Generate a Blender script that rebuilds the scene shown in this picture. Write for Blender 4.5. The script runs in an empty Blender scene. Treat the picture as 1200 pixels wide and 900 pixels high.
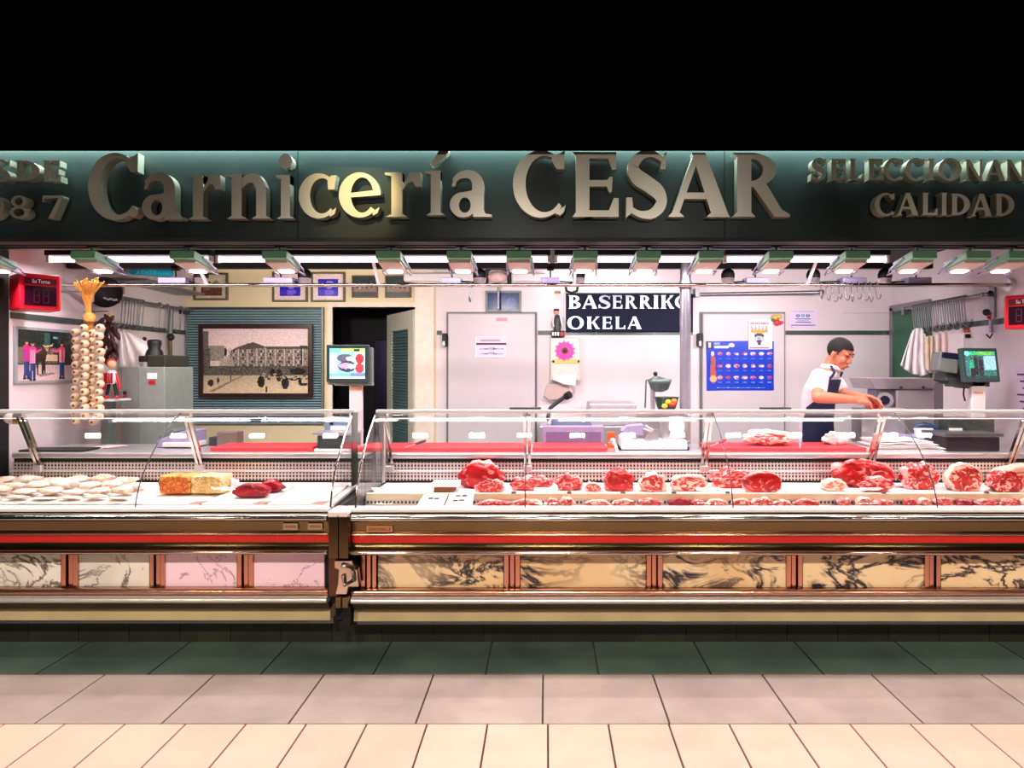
import bpy, bmesh, math, random
import numpy as np
from mathutils import Vector, Matrix, noise as mnoise

# ------------------------------------------------------------------ camera, world, light, exposure
scene = bpy.context.scene
COL = scene.collection
EYE = 1.6                       # camera height in metres
FPX = 800.0                     # focal length in pixels of a 1200 px wide frame
HX, HY = 640.0, 432.0           # vanishing point of the shop's depth lines
cam_data = bpy.data.cameras.new('camera')
cam_data.sensor_fit = 'HORIZONTAL'; cam_data.sensor_width = 36.0; cam_data.lens = 36.0 * FPX / 1200.0
cam_data.shift_x = -(HX - 600.0) / 1200.0
cam_data.shift_y = -(450.0 - HY) / 1200.0
cam_data.clip_start = 0.05
cam = bpy.data.objects.new('camera', cam_data); COL.objects.link(cam)
cam.location = (0, 0, EYE); cam.rotation_euler = (math.pi / 2, 0, 0)
scene.camera = cam

world = bpy.data.worlds.new('dark_market_hall'); scene.world = world
world.use_nodes = True
world.node_tree.nodes['Background'].inputs[0].default_value = (0.55, 0.62, 0.6, 1)
world.node_tree.nodes['Background'].inputs[1].default_value = 0.012

scene.view_settings.view_transform = 'Standard'
scene.view_settings.look = 'None'
scene.view_settings.exposure = 0.0
scene.view_settings.gamma = 1.0
scene.view_settings.use_curve_mapping = False

def area_light(name, loc, size, energy, color, target=None, parent=None, spread=180):
    l = bpy.data.lights.new(name, 'AREA'); l.shape = 'RECTANGLE'
    l.size, l.size_y = size; l.energy = energy; l.color = color; l.spread = math.radians(spread)
    o = bpy.data.objects.new(name, l); COL.objects.link(o); o.location = loc
    t = Vector(target) if target else Vector(loc) - Vector((0, 0, 1))
    dvec = t - Vector(loc)
    o.rotation_euler = dvec.to_track_quat('-Z', 'Y').to_euler()
    return o
def spot_light(name, loc, target, energy, color, deg, blend=0.6, radius=0.05):
    l = bpy.data.lights.new(name, 'SPOT'); l.energy = energy; l.color = color
    l.spot_size = math.radians(deg); l.spot_blend = blend; l.shadow_soft_size = radius
    o = bpy.data.objects.new(name, l); COL.objects.link(o); o.location = loc
    o.rotation_euler = (Vector(target) - Vector(loc)).to_track_quat('-Z', 'Y').to_euler()
    return o

WARM = (1.0, 0.80, 0.62)
PINKW = (1.0, 0.85, 0.895)
# lamps of the market hall, high up above the walkway
for hx in (-4.4, -2.2, 0.0, 2.2, 4.4):
    area_light('hall_lamp_light', (hx, -0.2, 4.4), (0.3, 0.3), 30, WARM, (hx, 2.9, 0), spread=62)
# a warm spotlight of the hall that falls on the middle of the big sign
spot_light('sign_spot_light', (-1.3, 1.2, 3.6), (-1.13, 4.0, 2.55), 130, (1.0, 0.80, 0.36), 13, 1.0, 0.04)
for hx in (-3.3, -1.9, -0.3, 1.2, 2.9):
    spot_light('letter_fill_light', (hx, 0.4, 2.75), (hx * 1.05, 4.0, 2.6), 58, (1.0, 0.93, 0.82), 40, 1.0, 0.1)  # added lamps without a known source, they brighten the raised letters
# strip of light hidden behind the lip above the sign board
area_light('sign_strip_light', (0, 3.955, 2.925), (9.0, 0.03), 120, (0.70, 0.98, 0.90), (0, 3.985, 2.0))

# ------------------------------------------------------------------ helpers
def P(px, py, d):
    """world point that stands at depth d behind pixel (px, py) of the photograph"""
    return Vector(((px - HX) * d / FPX, d, EYE - (py - HY) * d / FPX))
def X(px, d): return (px - HX) * d / FPX
def Z(py, d): return EYE - (py - HY) * d / FPX
def lin(c):
    out = []
    for v in c[:3]:
        v = v / 255.0
        out.append(v / 12.92 if v <= 0.04045 else ((v + 0.055) / 1.055) ** 2.4)
    return tuple(out)

MATS = {}
def mat(name, c, rough=0.5, metal=0.0, var=0.06, scale=18.0, emit=0.0, emit_c=None, bump=0.0, coat=0.0, spec=0.5):
    """plain procedural material: base colour with a little noise in tone"""
    if name in MATS: return MATS[name]
    m = bpy.data.materials.new(name); m.use_nodes = True; MATS[name] = m
    nt = m.node_tree; b = nt.nodes['Principled BSDF']
    col = lin(c)
    tc = nt.nodes.new('ShaderNodeTexCoord')
    n = nt.nodes.new('ShaderNodeTexNoise'); n.inputs['Scale'].default_value = scale; n.inputs['Detail'].default_value = 4
    nt.links.new(tc.outputs['Object'], n.inputs['Vector'])
    r = nt.nodes.new('ShaderNodeValToRGB')
    r.color_ramp.elements[0].position = 0.3; r.color_ramp.elements[1].position = 0.7
    r.color_ramp.elements[0].color = tuple(v * (1 - var) for v in col) + (1,)
    r.color_ramp.elements[1].color = tuple(min(1, v * (1 + var)) for v in col) + (1,)
    nt.links.new(n.outputs['Fac'], r.inputs['Fac']); nt.links.new(r.outputs['Color'], b.inputs['Base Color'])
    b.inputs['Roughness'].default_value = rough; b.inputs['Metallic'].default_value = metal
    b.inputs['Specular IOR Level'].default_value = spec
    if coat: b.inputs['Coat Weight'].default_value = coat; b.inputs['Coat Roughness'].default_value = 0.08
    if emit:
        b.inputs['Emission Color'].default_value = lin(emit_c or c) + (1,); b.inputs['Emission Strength'].default_value = emit
    if bump:
        bp = nt.nodes.new('ShaderNodeBump'); bp.inputs['Strength'].default_value = bump; bp.inputs['Distance'].default_value = 0.01
        nt.links.new(n.outputs['Fac'], bp.inputs['Height']); nt.links.new(bp.outputs['Normal'], b.inputs['Normal'])
    return m

def ramp(nt, stops, interp='LINEAR'):
    r = nt.nodes.new('ShaderNodeValToRGB'); cr = r.color_ramp; cr.interpolation = interp
    while len(cr.elements) < len(stops): cr.elements.new(0.5)
    for e, (p, c) in zip(cr.elements, stops):
        e.position = p; e.color = (lin(c) + (1,)) if len(c) == 3 and max(c) > 1 else tuple(c) + (1,)
    return r

def marble_mat(name, base, mid, vein, scale, vein_lo, vein_hi, stretch=(1, 1, 1)):
    m = bpy.data.materials.new(name); m.use_nodes = True; MATS[name] = m
    nt = m.node_tree; b = nt.nodes['Principled BSDF']
    tc = nt.nodes.new('ShaderNodeTexCoord'); mp = nt.nodes.new('ShaderNodeMapping')
    mp.inputs['Scale'].default_value = stretch; mp.inputs['Rotation'].default_value = (0, 0.45, 0)
    nt.links.new(tc.outputs['Object'], mp.inputs['Vector'])
    n1 = nt.nodes.new('ShaderNodeTexNoise'); n1.inputs['Scale'].default_value = scale; n1.inputs['Detail'].default_value = 9
    n1.inputs['Distortion'].default_value = 1.3; n1.inputs['Roughness'].default_value = 0.62
    nt.links.new(mp.outputs[0], n1.inputs['Vector'])
    n2 = nt.nodes.new('ShaderNodeTexNoise'); n2.inputs['Scale'].default_value = scale * 0.8; n2.inputs['Detail'].default_value = 5
    nt.links.new(tc.outputs['Object'], n2.inputs['Vector'])
    sub = nt.nodes.new('ShaderNodeMath'); sub.operation = 'SUBTRACT'; sub.inputs[1].default_value = 0.5
    ab = nt.nodes.new('ShaderNodeMath'); ab.operation = 'ABSOLUTE'
    nt.links.new(n1.outputs['Fac'], sub.inputs[0]); nt.links.new(sub.outputs[0], ab.inputs[0])
    rv = ramp(nt, [(vein_lo, (1, 1, 1)), (vein_hi, (0, 0, 0))])
    nt.links.new(ab.outputs[0], rv.inputs['Fac'])
    n3 = nt.nodes.new('ShaderNodeTexNoise'); n3.inputs['Scale'].default_value = scale * 0.55
    nt.links.new(tc.outputs['Object'], n3.inputs['Vector'])
    rm = ramp(nt, [(0.36, (0, 0, 0)), (0.52, (1, 1, 1))]); nt.links.new(n3.outputs['Fac'], rm.inputs['Fac'])
    mul = nt.nodes.new('ShaderNodeMath'); mul.operation = 'MULTIPLY'
    nt.links.new(rv.outputs['Color'], mul.inputs[0]); nt.links.new(rm.outputs['Color'], mul.inputs[1])
    rb = ramp(nt, [(0.35, mid), (0.6, base)]); nt.links.new(n2.outputs['Fac'], rb.inputs['Fac'])
    mx = nt.nodes.new('ShaderNodeMix'); mx.data_type = 'RGBA'
    nt.links.new(mul.outputs[0], mx.inputs['Factor']); nt.links.new(rb.outputs['Color'], mx.inputs[6])
    mx.inputs[7].default_value = lin(vein) + (1,)
    nt.links.new(mx.outputs[2], b.inputs['Base Color']); b.inputs['Roughness'].default_value = 0.18
    return m

def meat_mat(name, red, dark, fat, fat_amt=0.5, rim=0.8, scale=5.0, rough=0.32):
    """raw meat: lean with streaks of fat, and a cap of fat around the outline of the piece"""
    m = bpy.data.materials.new(name); m.use_nodes = True; MATS[name] = m
    nt = m.node_tree; b = nt.nodes['Principled BSDF']
    tc = nt.nodes.new('ShaderNodeTexCoord'); oi = nt.nodes.new('ShaderNodeObjectInfo')
    off = nt.nodes.new('ShaderNodeVectorMath'); off.operation = 'MULTIPLY_ADD'
    nt.links.new(oi.outputs['Random'], off.inputs[0]); off.inputs[1].default_value = (17, 31, 23)
    nt.links.new(tc.outputs['Generated'], off.inputs[2])
    n1 = nt.nodes.new('ShaderNodeTexNoise'); n1.inputs['Scale'].default_value = scale; n1.inputs['Detail'].default_value = 6
    n1.inputs['Distortion'].default_value = 1.6
    nt.links.new(off.outputs[0], n1.inputs['Vector'])
    n2 = nt.nodes.new('ShaderNodeTexNoise'); n2.inputs['Scale'].default_value = scale * 0.6; n2.inputs['Detail'].default_value = 3
    nt.links.new(off.outputs[0], n2.inputs['Vector'])
    rl = ramp(nt, [(0.35, dark), (0.62, red)]); nt.links.new(n2.outputs['Fac'], rl.inputs['Fac'])
    hi = 0.62 - 0.16 * fat_amt
    rf = ramp(nt, [(hi, (0, 0, 0)), (hi + 0.06, (1, 1, 1))]); nt.links.new(n1.outputs['Fac'], rf.inputs['Fac'])
    sep = nt.nodes.new('ShaderNodeSeparateXYZ'); nt.links.new(tc.outputs['Generated'], sep.inputs[0])
    def math_(op, a, bb):
        q = nt.nodes.new('ShaderNodeMath'); q.operation = op
        for i, v in enumerate((a, bb)):
            if v is None: continue
            if isinstance(v, (int, float)): q.inputs[i].default_value = v
            else: nt.links.new(v, q.inputs[i])
        return q.outputs[0]
    dx = math_('MULTIPLY', math_('SUBTRACT', sep.outputs[0], 0.5), 2.0)
    dz = math_('MULTIPLY', math_('SUBTRACT', sep.outputs[2], 0.42), 1.8)
    rr = math_('SQRT', math_('ADD', math_('MULTIPLY', dx, dx), math_('MULTIPLY', dz, dz)), None)
    rr = math_('ADD', rr, math_('MULTIPLY', math_('SUBTRACT', n2.outputs['Fac'], 0.5), 0.7))
    rrim = ramp(nt, [(rim, (0, 0, 0)), (min(1, rim + 0.05), (1, 1, 1))]); nt.links.new(rr, rrim.inputs['Fac'])
    fatf = math_('MAXIMUM', rf.outputs['Color'], rrim.outputs['Color'])
    mx = nt.nodes.new('ShaderNodeMix'); mx.data_type = 'RGBA'
    nt.links.new(fatf, mx.inputs['Factor']); nt.links.new(rl.outputs['Color'], mx.inputs[6]); mx.inputs[7].default_value = lin(fat) + (1,)
    nt.links.new(mx.outputs[2], b.inputs['Base Color'])
    b.inputs['Roughness'].default_value = rough
    bp = nt.nodes.new('ShaderNodeBump'); bp.inputs['Strength'].default_value = 0.35; bp.inputs['Distance'].default_value = 0.01
    nt.links.new(n1.outputs['Fac'], bp.inputs['Height']); nt.links.new(bp.outputs['Normal'], b.inputs['Normal'])
    return m

def glass_mat(name, tint=(0.97, 0.99, 0.98), boost=1.0):
    m = bpy.data.materials.new(name); m.use_nodes = True; MATS[name] = m
    nt = m.node_tree; nt.nodes.remove(nt.nodes['Principled BSDF'])
    tr = nt.nodes.new('ShaderNodeBsdfTransparent'); tr.inputs[0].default_value = tint + (1,)
    gl = nt.nodes.new('ShaderNodeBsdfGlossy'); gl.inputs['Roughness'].default_value = 0.02
    lw_ = nt.nodes.new('ShaderNodeLayerWeight'); lw_.inputs[0].default_value = 0.5
    pw = nt.nodes.new('ShaderNodeMath'); pw.operation = 'POWER'; pw.inputs[1].default_value = 5.0; nt.links.new(lw_.outputs['Facing'], pw.inputs[0])
    fr = nt.nodes.new('ShaderNodeMath'); fr.operation = 'MULTIPLY_ADD'; fr.inputs[1].default_value = 0.9; fr.inputs[2].default_value = 0.04; nt.links.new(pw.outputs[0], fr.inputs[0])
    mu = nt.nodes.new('ShaderNodeMath'); mu.operation = 'MULTIPLY'; mu.inputs[1].default_value = boost; mu.use_clamp = True
    mx = nt.nodes.new('ShaderNodeMixShader')
    nt.links.new(fr.outputs[0], mu.inputs[0]); nt.links.new(mu.outputs[0], mx.inputs[0])
    nt.links.new(tr.outputs[0], mx.inputs[1]); nt.links.new(gl.outputs[0], mx.inputs[2])
    nt.links.new(mx.outputs[0], nt.nodes['Material Output'].inputs['Surface'])
    return m

def perforated_mat(name, metal_c, hole_c, sx, sz, rough=0.3):
    """sheet steel punched with rows of small square holes"""
    m = bpy.data.materials.new(name); m.use_nodes = True; MATS[name] = m
    nt = m.node_tree; b = nt.nodes['Principled BSDF']
    tc = nt.nodes.new('ShaderNodeTexCoord'); sep = nt.nodes.new('ShaderNodeSeparateXYZ')
    nt.links.new(tc.outputs['Object'], sep.inputs[0])
    def cell(sock, s, w):
        a = nt.nodes.new('ShaderNodeMath'); a.operation = 'MULTIPLY'; a.inputs[1].default_value = s; nt.links.new(sock, a.inputs[0])
        f = nt.nodes.new('ShaderNodeMath'); f.operation = 'FRACT'; nt.links.new(a.outputs[0], f.inputs[0])
        g = nt.nodes.new('ShaderNodeMath'); g.operation = 'GREATER_THAN'; g.inputs[1].default_value = w; nt.links.new(f.outputs[0], g.inputs[0])
        return g.outputs[0]
    mu = nt.nodes.new('ShaderNodeMath'); mu.operation = 'MULTIPLY'
    nt.links.new(cell(sep.outputs[0], sx, 0.42), mu.inputs[0]); nt.links.new(cell(sep.outputs[2], sz, 0.35), mu.inputs[1])
    mx = nt.nodes.new('ShaderNodeMix'); mx.data_type = 'RGBA'
    nt.links.new(mu.outputs[0], mx.inputs['Factor']); mx.inputs[6].default_value = lin(metal_c) + (1,); mx.inputs[7].default_value = lin(hole_c) + (1,)
    nt.links.new(mx.outputs[2], b.inputs['Base Color'])
    inv = nt.nodes.new('ShaderNodeMath'); inv.operation = 'SUBTRACT'; inv.inputs[0].default_value = 1.0; nt.links.new(mu.outputs[0], inv.inputs[1])
    mm = nt.nodes.new('ShaderNodeMath'); mm.operation = 'MULTIPLY'; mm.inputs[1].default_value = 0.6; nt.links.new(inv.outputs[0], mm.inputs[0])
    nt.links.new(mm.outputs[0], b.inputs['Metallic']); b.inputs['Roughness'].default_value = rough
    return m

def attr_mat(name, rough=0.5, emit=0.0, coat=0.0):
    """flat print: colour of each little cell is stored on the mesh"""
    if name in MATS: return MATS[name]
    m = bpy.data.materials.new(name); m.use_nodes = True; MATS[name] = m
    nt = m.node_tree; b = nt.nodes['Principled BSDF']
    a = nt.nodes.new('ShaderNodeAttribute'); a.attribute_name = 'Col'
    nt.links.new(a.outputs['Color'], b.inputs['Base Color']); b.inputs['Roughness'].default_value = rough
    if coat: b.inputs['Coat Weight'].default_value = coat
    if emit:
        nt.links.new(a.outputs['Color'], b.inputs['Emission Color']); b.inputs['Emission Strength'].default_value = emit
    return m

def tile_mat(name, base, dark, rough=0.45):
    m = bpy.data.materials.new(name); m.use_nodes = True; MATS[name] = m
    nt = m.node_tree; b = nt.nodes['Principled BSDF']
    geo = nt.nodes.new('ShaderNodeNewGeometry'); oi = nt.nodes.new('ShaderNodeObjectInfo')
    n = nt.nodes.new('ShaderNodeTexNoise'); n.inputs['Scale'].default_value = 2.2; n.inputs['Detail'].default_value = 9; n.inputs['Roughness'].default_value = 0.65
    nt.links.new(geo.outputs['Position'], n.inputs['Vector'])
    ad = nt.nodes.new('ShaderNodeMath'); ad.operation = 'MULTIPLY_ADD'; ad.inputs[1].default_value = 0.16
    nt.links.new(oi.outputs['Random'], ad.inputs[0]); nt.links.new(n.outputs['Fac'], ad.inputs[2])
    r = ramp(nt, [(0.34, dark), (0.8, base)]); nt.links.new(ad.outputs[0], r.inputs['Fac'])
    nt.links.new(r.outputs['Color'], b.inputs['Base Color']); b.inputs['Roughness'].default_value = rough
    bp = nt.nodes.new('ShaderNodeBump'); bp.inputs['Strength'].default_value = 0.06
    nt.links.new(n.outputs['Fac'], bp.inputs['Height']); nt.links.new(bp.outputs['Normal'], b.inputs['Normal'])
    return m

ORG = {}
def link_mesh(name, me, material, parent, origin):
    o = bpy.data.objects.new(name, me); COL.objects.link(o)
    if material: me.materials.append(material)
    if parent is not None: o.parent = parent
    else: o.location = origin
    ORG[o.name] = Vector(origin)
    return o

class MB:
    """collects shapes in world space; build() links them as one mesh object"""
    def __init__(s): s.v = []; s.f = []; s.sm = []
    def add(s, vs, fs, smooth=False):
        k = len(s.v); s.v += [Vector(v) for v in vs]; s.f += [tuple(i + k for i in f) for f in fs]; s.sm += [smooth] * len(fs)
        return s
    def box(s, x0, x1, y0, y1, z0, z1):
        vs = [(x, y, z) for x in (x0, x1) for y in (y0, y1) for z in (z0, z1)]
        return s.add(vs, [(0, 1, 3, 2), (4, 6, 7, 5), (0, 4, 5, 1), (2, 3, 7, 6), (0, 2, 6, 4), (1, 5, 7, 3)])
    def obox(s, c, size, M):
        """oriented box: centre c, full sizes, rotation matrix M"""
        hs = [v / 2 for v in size]
        vs = [Vector(c) + M @ Vector((a * hs[0], b * hs[1], e * hs[2])) for a in (-1, 1) for b in (-1, 1) for e in (-1, 1)]
        return s.add(vs, [(0, 1, 3, 2), (4, 6, 7, 5), (0, 4, 5, 1), (2, 3, 7, 6), (0, 2, 6, 4), (1, 5, 7, 3)])
    def cyl(s, p0, p1, r0, r1=None, n=12, smooth=True):
        p0, p1 = Vector(p0), Vector(p1); r1 = r0 if r1 is None else r1
        q = (p1 - p0).to_track_quat('Z', 'Y'); vs = []
        for p, r in ((p0, r0), (p1, r1)):
            for i in range(n):
                a = 2 * math.pi * i / n; vs.append(p + q @ Vector((math.cos(a) * r, math.sin(a) * r, 0)))
        s.add(vs, [(i, (i + 1) % n, n + (i + 1) % n, n + i) for i in range(n)], smooth)
        s.add(vs[:n], [tuple(range(n - 1, -1, -1))]); return s.add(vs[n:], [tuple(range(n))])
    def tube(s, pts, r, n=6, smooth=True, closed=False):
        pts = [Vector(p) for p in pts]; m = len(pts); vs = []
        rs = r if isinstance(r, (list, tuple)) else [r] * m
        up = Vector((0.13, 0.21, 0.97)).normalized()
        for i, p in enumerate(pts):
            t = (pts[min(i + 1, m - 1)] - pts[max(i - 1, 0)]).normalized() if not closed else (pts[(i + 1) % m] - pts[i - 1]).normalized()
            a = t.cross(up)
            if a.length < 1e-3: a = t.cross(Vector((1, 0, 0)))
            a.normalize(); b = a.cross(t).normalized()
            for j in range(n):
                g = 2 * math.pi * j / n; vs.append(p + a * math.cos(g) * rs[i] + b * math.sin(g) * rs[i])
        fs = []
        for i in range(m if closed else m - 1):
            k = (i + 1) % m
            fs += [(i * n + j, i * n + (j + 1) % n, k * n + (j + 1) % n, k * n + j) for j in range(n)]
        s.add(vs, fs, smooth)
        if not closed:
            s.add(vs[:n], [tuple(range(n))]); s.add(vs[-n:], [tuple(range(n))])
        return s
    def sphere(s, c, r, nu=14, nv=9, M=None, fn=None):
        """ellipsoid, r a number or three radii; fn(unit vector) returns a factor"""
        r = (r, r, r) if isinstance(r, (int, float)) else r; vs = []
        for i in range(nv + 1):
            t = math.pi * i / nv
            for j in range(nu):
                a = 2 * math.pi * j / nu
                u = Vector((math.sin(t) * math.cos(a), math.sin(t) * math.sin(a), math.cos(t)))
                k = fn(u) if fn else 1.0
                w = Vector((u.x * r[0], u.y * r[1], u.z * r[2])) * k
                vs.append(Vector(c) + (M @ w if M else w))
        fs = []
        for i in range(nv):
            for j in range(nu):
                fs.append((i * nu + j, (i + 1) * nu + j, (i + 1) * nu + (j + 1) % nu, i * nu + (j + 1) % nu))
        return s.add(vs, fs, True)
    def lathe(s, c, prof, n=20, M=None):
        vs = []
        for (r, z) in prof:
            for j in range(n):
                a = 2 * math.pi * j / n; w = Vector((r * math.cos(a), r * math.sin(a), z))
                vs.append(Vector(c) + (M @ w if M else w))
        fs = [(i * n + j, i * n + (j + 1) % n, (i + 1) * n + (j + 1) % n, (i + 1) * n + j) for i in range(len(prof) - 1) for j in range(n)]
        return s.add(vs, fs, True)
    def prism(s, pts, vec):
        """polygon (world points) pushed along vec"""
        pts = [Vector(p) for p in pts]; n = len(pts); vec = Vector(vec)
        vs = pts + [p + vec for p in pts]
        return s.add(vs, [tuple(range(n)), tuple(range(2 * n - 1, n - 1, -1))] + [(i, n + i, n + (i + 1) % n, (i + 1) % n) for i in range(n)])
    def extr(s, prof, x0, x1, smooth=False):
        """profile of (depth, height) points pushed along the counter"""
        n = len(prof); vs = [(x0, d, z) for d, z in prof] + [(x1, d, z) for d, z in prof]
        s.add(vs, [(i, (i + 1) % n, n + (i + 1) % n, n + i) for i in range(n)], smooth)
        s.add(vs[:n], [tuple(range(n))]); return s.add(vs[n:], [tuple(range(n - 1, -1, -1))])
    def build(s, name, material, parent=None, bevel=0.0, origin=None, seg=2):
        if parent is not None: org = ORG[parent.name]
        elif origin is not None: org = Vector(origin)
        else:
            xs = [v.x for v in s.v]; ys = [v.y for v in s.v]; zs = [v.z for v in s.v]
            org = Vector(((min(xs) + max(xs)) / 2, (min(ys) + max(ys)) / 2, min(zs)))
        me = bpy.data.meshes.new(name); me.from_pydata([v - org for v in s.v], [], s.f)
        bm = bmesh.new(); bm.from_mesh(me)
        bmesh.ops.recalc_face_normals(bm, faces=bm.faces[:]); bm.to_mesh(me); bm.free()
        me.polygons.foreach_set('use_smooth', s.sm)
        o = link_mesh(name, me, material, parent, org)
        if bevel:
            b = o.modifiers.new('bevel', 'BEVEL'); b.width = bevel; b.segments = seg; b.limit_method = 'ANGLE'; b.angle_limit = math.radians(40)
        return o

def tag(o, label, cat, group=None):
    o['label'] = label; o['category'] = cat
    if group: o['group'] = group
    return o
def struct(o, label=None):
    o['kind'] = 'structure'
    if label: o['label'] = label
    return o
def thing(name, loc, label, cat, group=None):
    o = bpy.data.objects.new(name, None); COL.objects.link(o); o.location = loc; o.empty_display_size = 0.1
    ORG[o.name] = Vector(loc); return tag(o, label, cat, group)
def copy_tree(src, delta, parent=None):
    c = src.copy(); COL.objects.link(c)
    if parent is None: c.location = Vector(src.location) + Vector(delta); ORG[c.name] = ORG[src.name] + Vector(delta)
    else: c.parent = parent; ORG[c.name] = ORG[parent.name]
    for ch in list(src.children): copy_tree(ch, delta, c)
    return c

# ------------------------------------------------------------------ flat prints painted cell by cell
class Canvas:
    def __init__(s, w, h, c): s.w, s.h = w, h; s.a = np.zeros((h, w, 3)); s.a[:] = c; s.yy, s.xx = np.mgrid[0:h, 0:w]; s.xx = (s.xx + .5) / w; s.yy = (s.yy + .5) / h
    def rect(s, x0, y0, x1, y1, c): s.a[(s.xx >= x0) & (s.xx <= x1) & (s.yy >= y0) & (s.yy <= y1)] = c; return s
    def ell(s, cx, cy, rx, ry, c): s.a[((s.xx - cx) / rx) ** 2 + ((s.yy - cy) / ry) ** 2 <= 1] = c; return s
    def poly(s, pts, c):
        ins = np.zeros((s.h, s.w), bool); n = len(pts)
        for i in range(n):
            (x0, y0), (x1, y1) = pts[i], pts[(i + 1) % n]
            if y0 == y1: continue
            cond = ((y0 > s.yy) != (y1 > s.yy)) & (s.xx < (x1 - x0) * (s.yy - y0) / (y1 - y0) + x0)
            ins ^= cond
        s.a[ins] = c; return s
    def noise(s, amt, seed, box=(0, 0, 1, 1)):
        r = np.random.RandomState(seed); n = r.normal(0, amt, (s.h, s.w, 1))
        k = (s.xx >= box[0]) & (s.xx <= box[2]) & (s.yy >= box[1]) & (s.yy <= box[3])
        s.a[k] = np.clip((s.a + n)[k], 0, 255); return s
    def grad(s, y0, y1, c0, c1):
        for j in range(s.h):
            y = (j + .5) / s.h
            if y0 <= y <= y1:
                t = (y - y0) / (y1 - y0); s.a[j, :] = np.array(c0) * (1 - t) + np.array(c1) * t
        return s
def print_mesh(name, cv, p, u, v, material, parent=None):
    """flat print: corner p (top left), u along the width, v down the height; runs of equal colour are merged"""
    a = cv.a / 255.0; a = np.where(a <= 0.04045, a / 12.92, ((a + 0.055) / 1.055) ** 2.4)
    p, u, v = Vector(p), Vector(u), Vector(v); vs = []; fs = []; cs = []
    for j in range(cv.h):
        i = 0
        while i < cv.w:
            k = i + 1
            while k < cv.w and np.array_equal(cv.a[j, k], cv.a[j, i]): k += 1
            n = len(vs)
            for (q, w) in ((i, j), (i, j + 1), (k, j + 1), (k, j)): vs.append(p + u * (q / cv.w) + v * (w / cv.h))
            fs.append((n, n + 1, n + 2, n + 3)); cs.append(a[j, i]); i = k
    org = ORG[parent.name] if parent is not None else p + v
    me = bpy.data.meshes.new(name); me.from_pydata([q - org for q in vs], [], fs)
    at = me.color_attributes.new('Col', 'FLOAT_COLOR', 'CORNER')
    buf = np.ones((len(fs), 4, 4), dtype=np.float32); buf[:, :, :3] = np.array(cs)[:, None, :]
    at.data.foreach_set('color', buf.ravel())
    return link_mesh(name, me, material, parent, org)

def text_part(name, s, p, u, up, height, material, parent, depth=0.002, width=None):
    """plain lettering: s written from p along u, with 'up' upwards, as a mesh"""
    cu = bpy.data.curves.new(name, 'FONT'); cu.body = s; cu.extrude = depth / 2; cu.resolution_u = 2
    t = bpy.data.objects.new('tmp', cu); COL.objects.link(t)
    dg = bpy.context.evaluated_depsgraph_get(); me = bpy.data.meshes.new_from_object(t.evaluated_get(dg))
    bpy.data.objects.remove(t)
    co = np.array([v.co[:] for v in me.vertices]); x0, x1 = co[:, 0].min(), co[:, 0].max(); y0, y1 = co[:, 1].min(), co[:, 1].max()
    sy = height / (y1 - y0); sx = (width / (x1 - x0)) if width else sy
    u = Vector(u).normalized(); up = Vector(up).normalized(); nrm = u.cross(up); org = ORG[parent.name]
    for vt in me.vertices:
        c = vt.co.copy(); vt.co = Vector(p) + u * ((c.x - x0) * sx) + up * ((c.y - y0) * sy) + nrm * c.z - org
    me.materials.clear(); me.name = name
    return link_mesh(name, me, material, parent, org)

# ------------------------------------------------------------------ materials
M_wall = mat('wall_tile_white', (226, 214, 216), 0.35, var=0.03, scale=3)
M_cream = mat('wall_paint_cream', (232, 214, 176), 0.6, var=0.03, scale=4)
M_stripe = mat('border_tile_green_grey', (62, 76, 74), 0.3, var=0.15)
M_black = mat('black_paint', (10, 11, 11), 0.55, var=0.2)
M_black_plain = mat('black_canopy', (2, 2, 2), 1.0, var=0.1, spec=0.0)
M_dark = mat('dark_grey_metal', (38, 42, 44), 0.4, 0.4)
M_board = mat('sign_board_dark_green', (26, 38, 38), 0.38, 0.25, var=0.12, scale=3)
M_letter = mat('brushed_steel_letter', (214, 208, 192), 0.36, 0.85, var=0.05, scale=6)
M_letter_side = M_letter
M_chrome = mat('chrome', (196, 188, 180), 0.13, 1.0, var=0.02)
M_chrome_salmon_refl = mat('chrome_salmon_reflection', (196, 150, 132), 0.22, 1.0, var=0.03)  # salmon reflection of the floor put into the chrome's base colour
M_chrome_olive_refl = mat('chrome_olive_reflection', (104, 92, 66), 0.2, 1.0, var=0.04, scale=8)  # olive reflection of dark hall and floor put into the chrome colour
M_steel = mat('stainless_steel', (214, 208, 212), 0.32, 0.75, var=0.05, scale=9)
M_steel_d = mat('dull_steel', (140, 142, 146), 0.38, 0.85, var=0.08)
M_white = mat('white_plastic', (236, 230, 230), 0.4, var=0.03)
M_paper = mat('white_paper', (244, 240, 240), 0.7, var=0.03)
M_red = mat('red_plastic', (196, 14, 34), 0.3, var=0.08)
M_red_strip = mat('red_bumper_strip', (200, 16, 8), 0.3, var=0.06)
M_redboard = mat('red_cutting_board', (214, 58, 66), 0.5, var=0.07)
M_navy = mat('navy_board', (10, 16, 46), 0.6, var=0.12, spec=0.2)
M_grey = mat('grey_enamel', (118, 126, 122), 0.4, 0.2)
M_greyd = mat('charcoal_plastic', (52, 58, 60), 0.45)
M_lilac = mat('lilac_grey_metal', (176, 166, 206), 0.4, 0.3)
M_lamp = mat('lamp_housing_green_grey', (120, 186, 150), 0.4, 0.1, var=0.05)
M_wood = mat('dark_red_wood', (44, 14, 14), 0.35, var=0.2)
M_frame = mat('olive_brown_frame', (92, 84, 58), 0.45, var=0.15)
M_door = mat('cold_room_door_grey', (206, 196, 200), 0.4, var=0.02, scale=3)
M_gasket = mat('door_gasket', (110, 112, 116), 0.5)
M_shutter = mat('blue_grey_shutter', (152, 182, 192), 0.32, 0.3, var=0.06)
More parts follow.
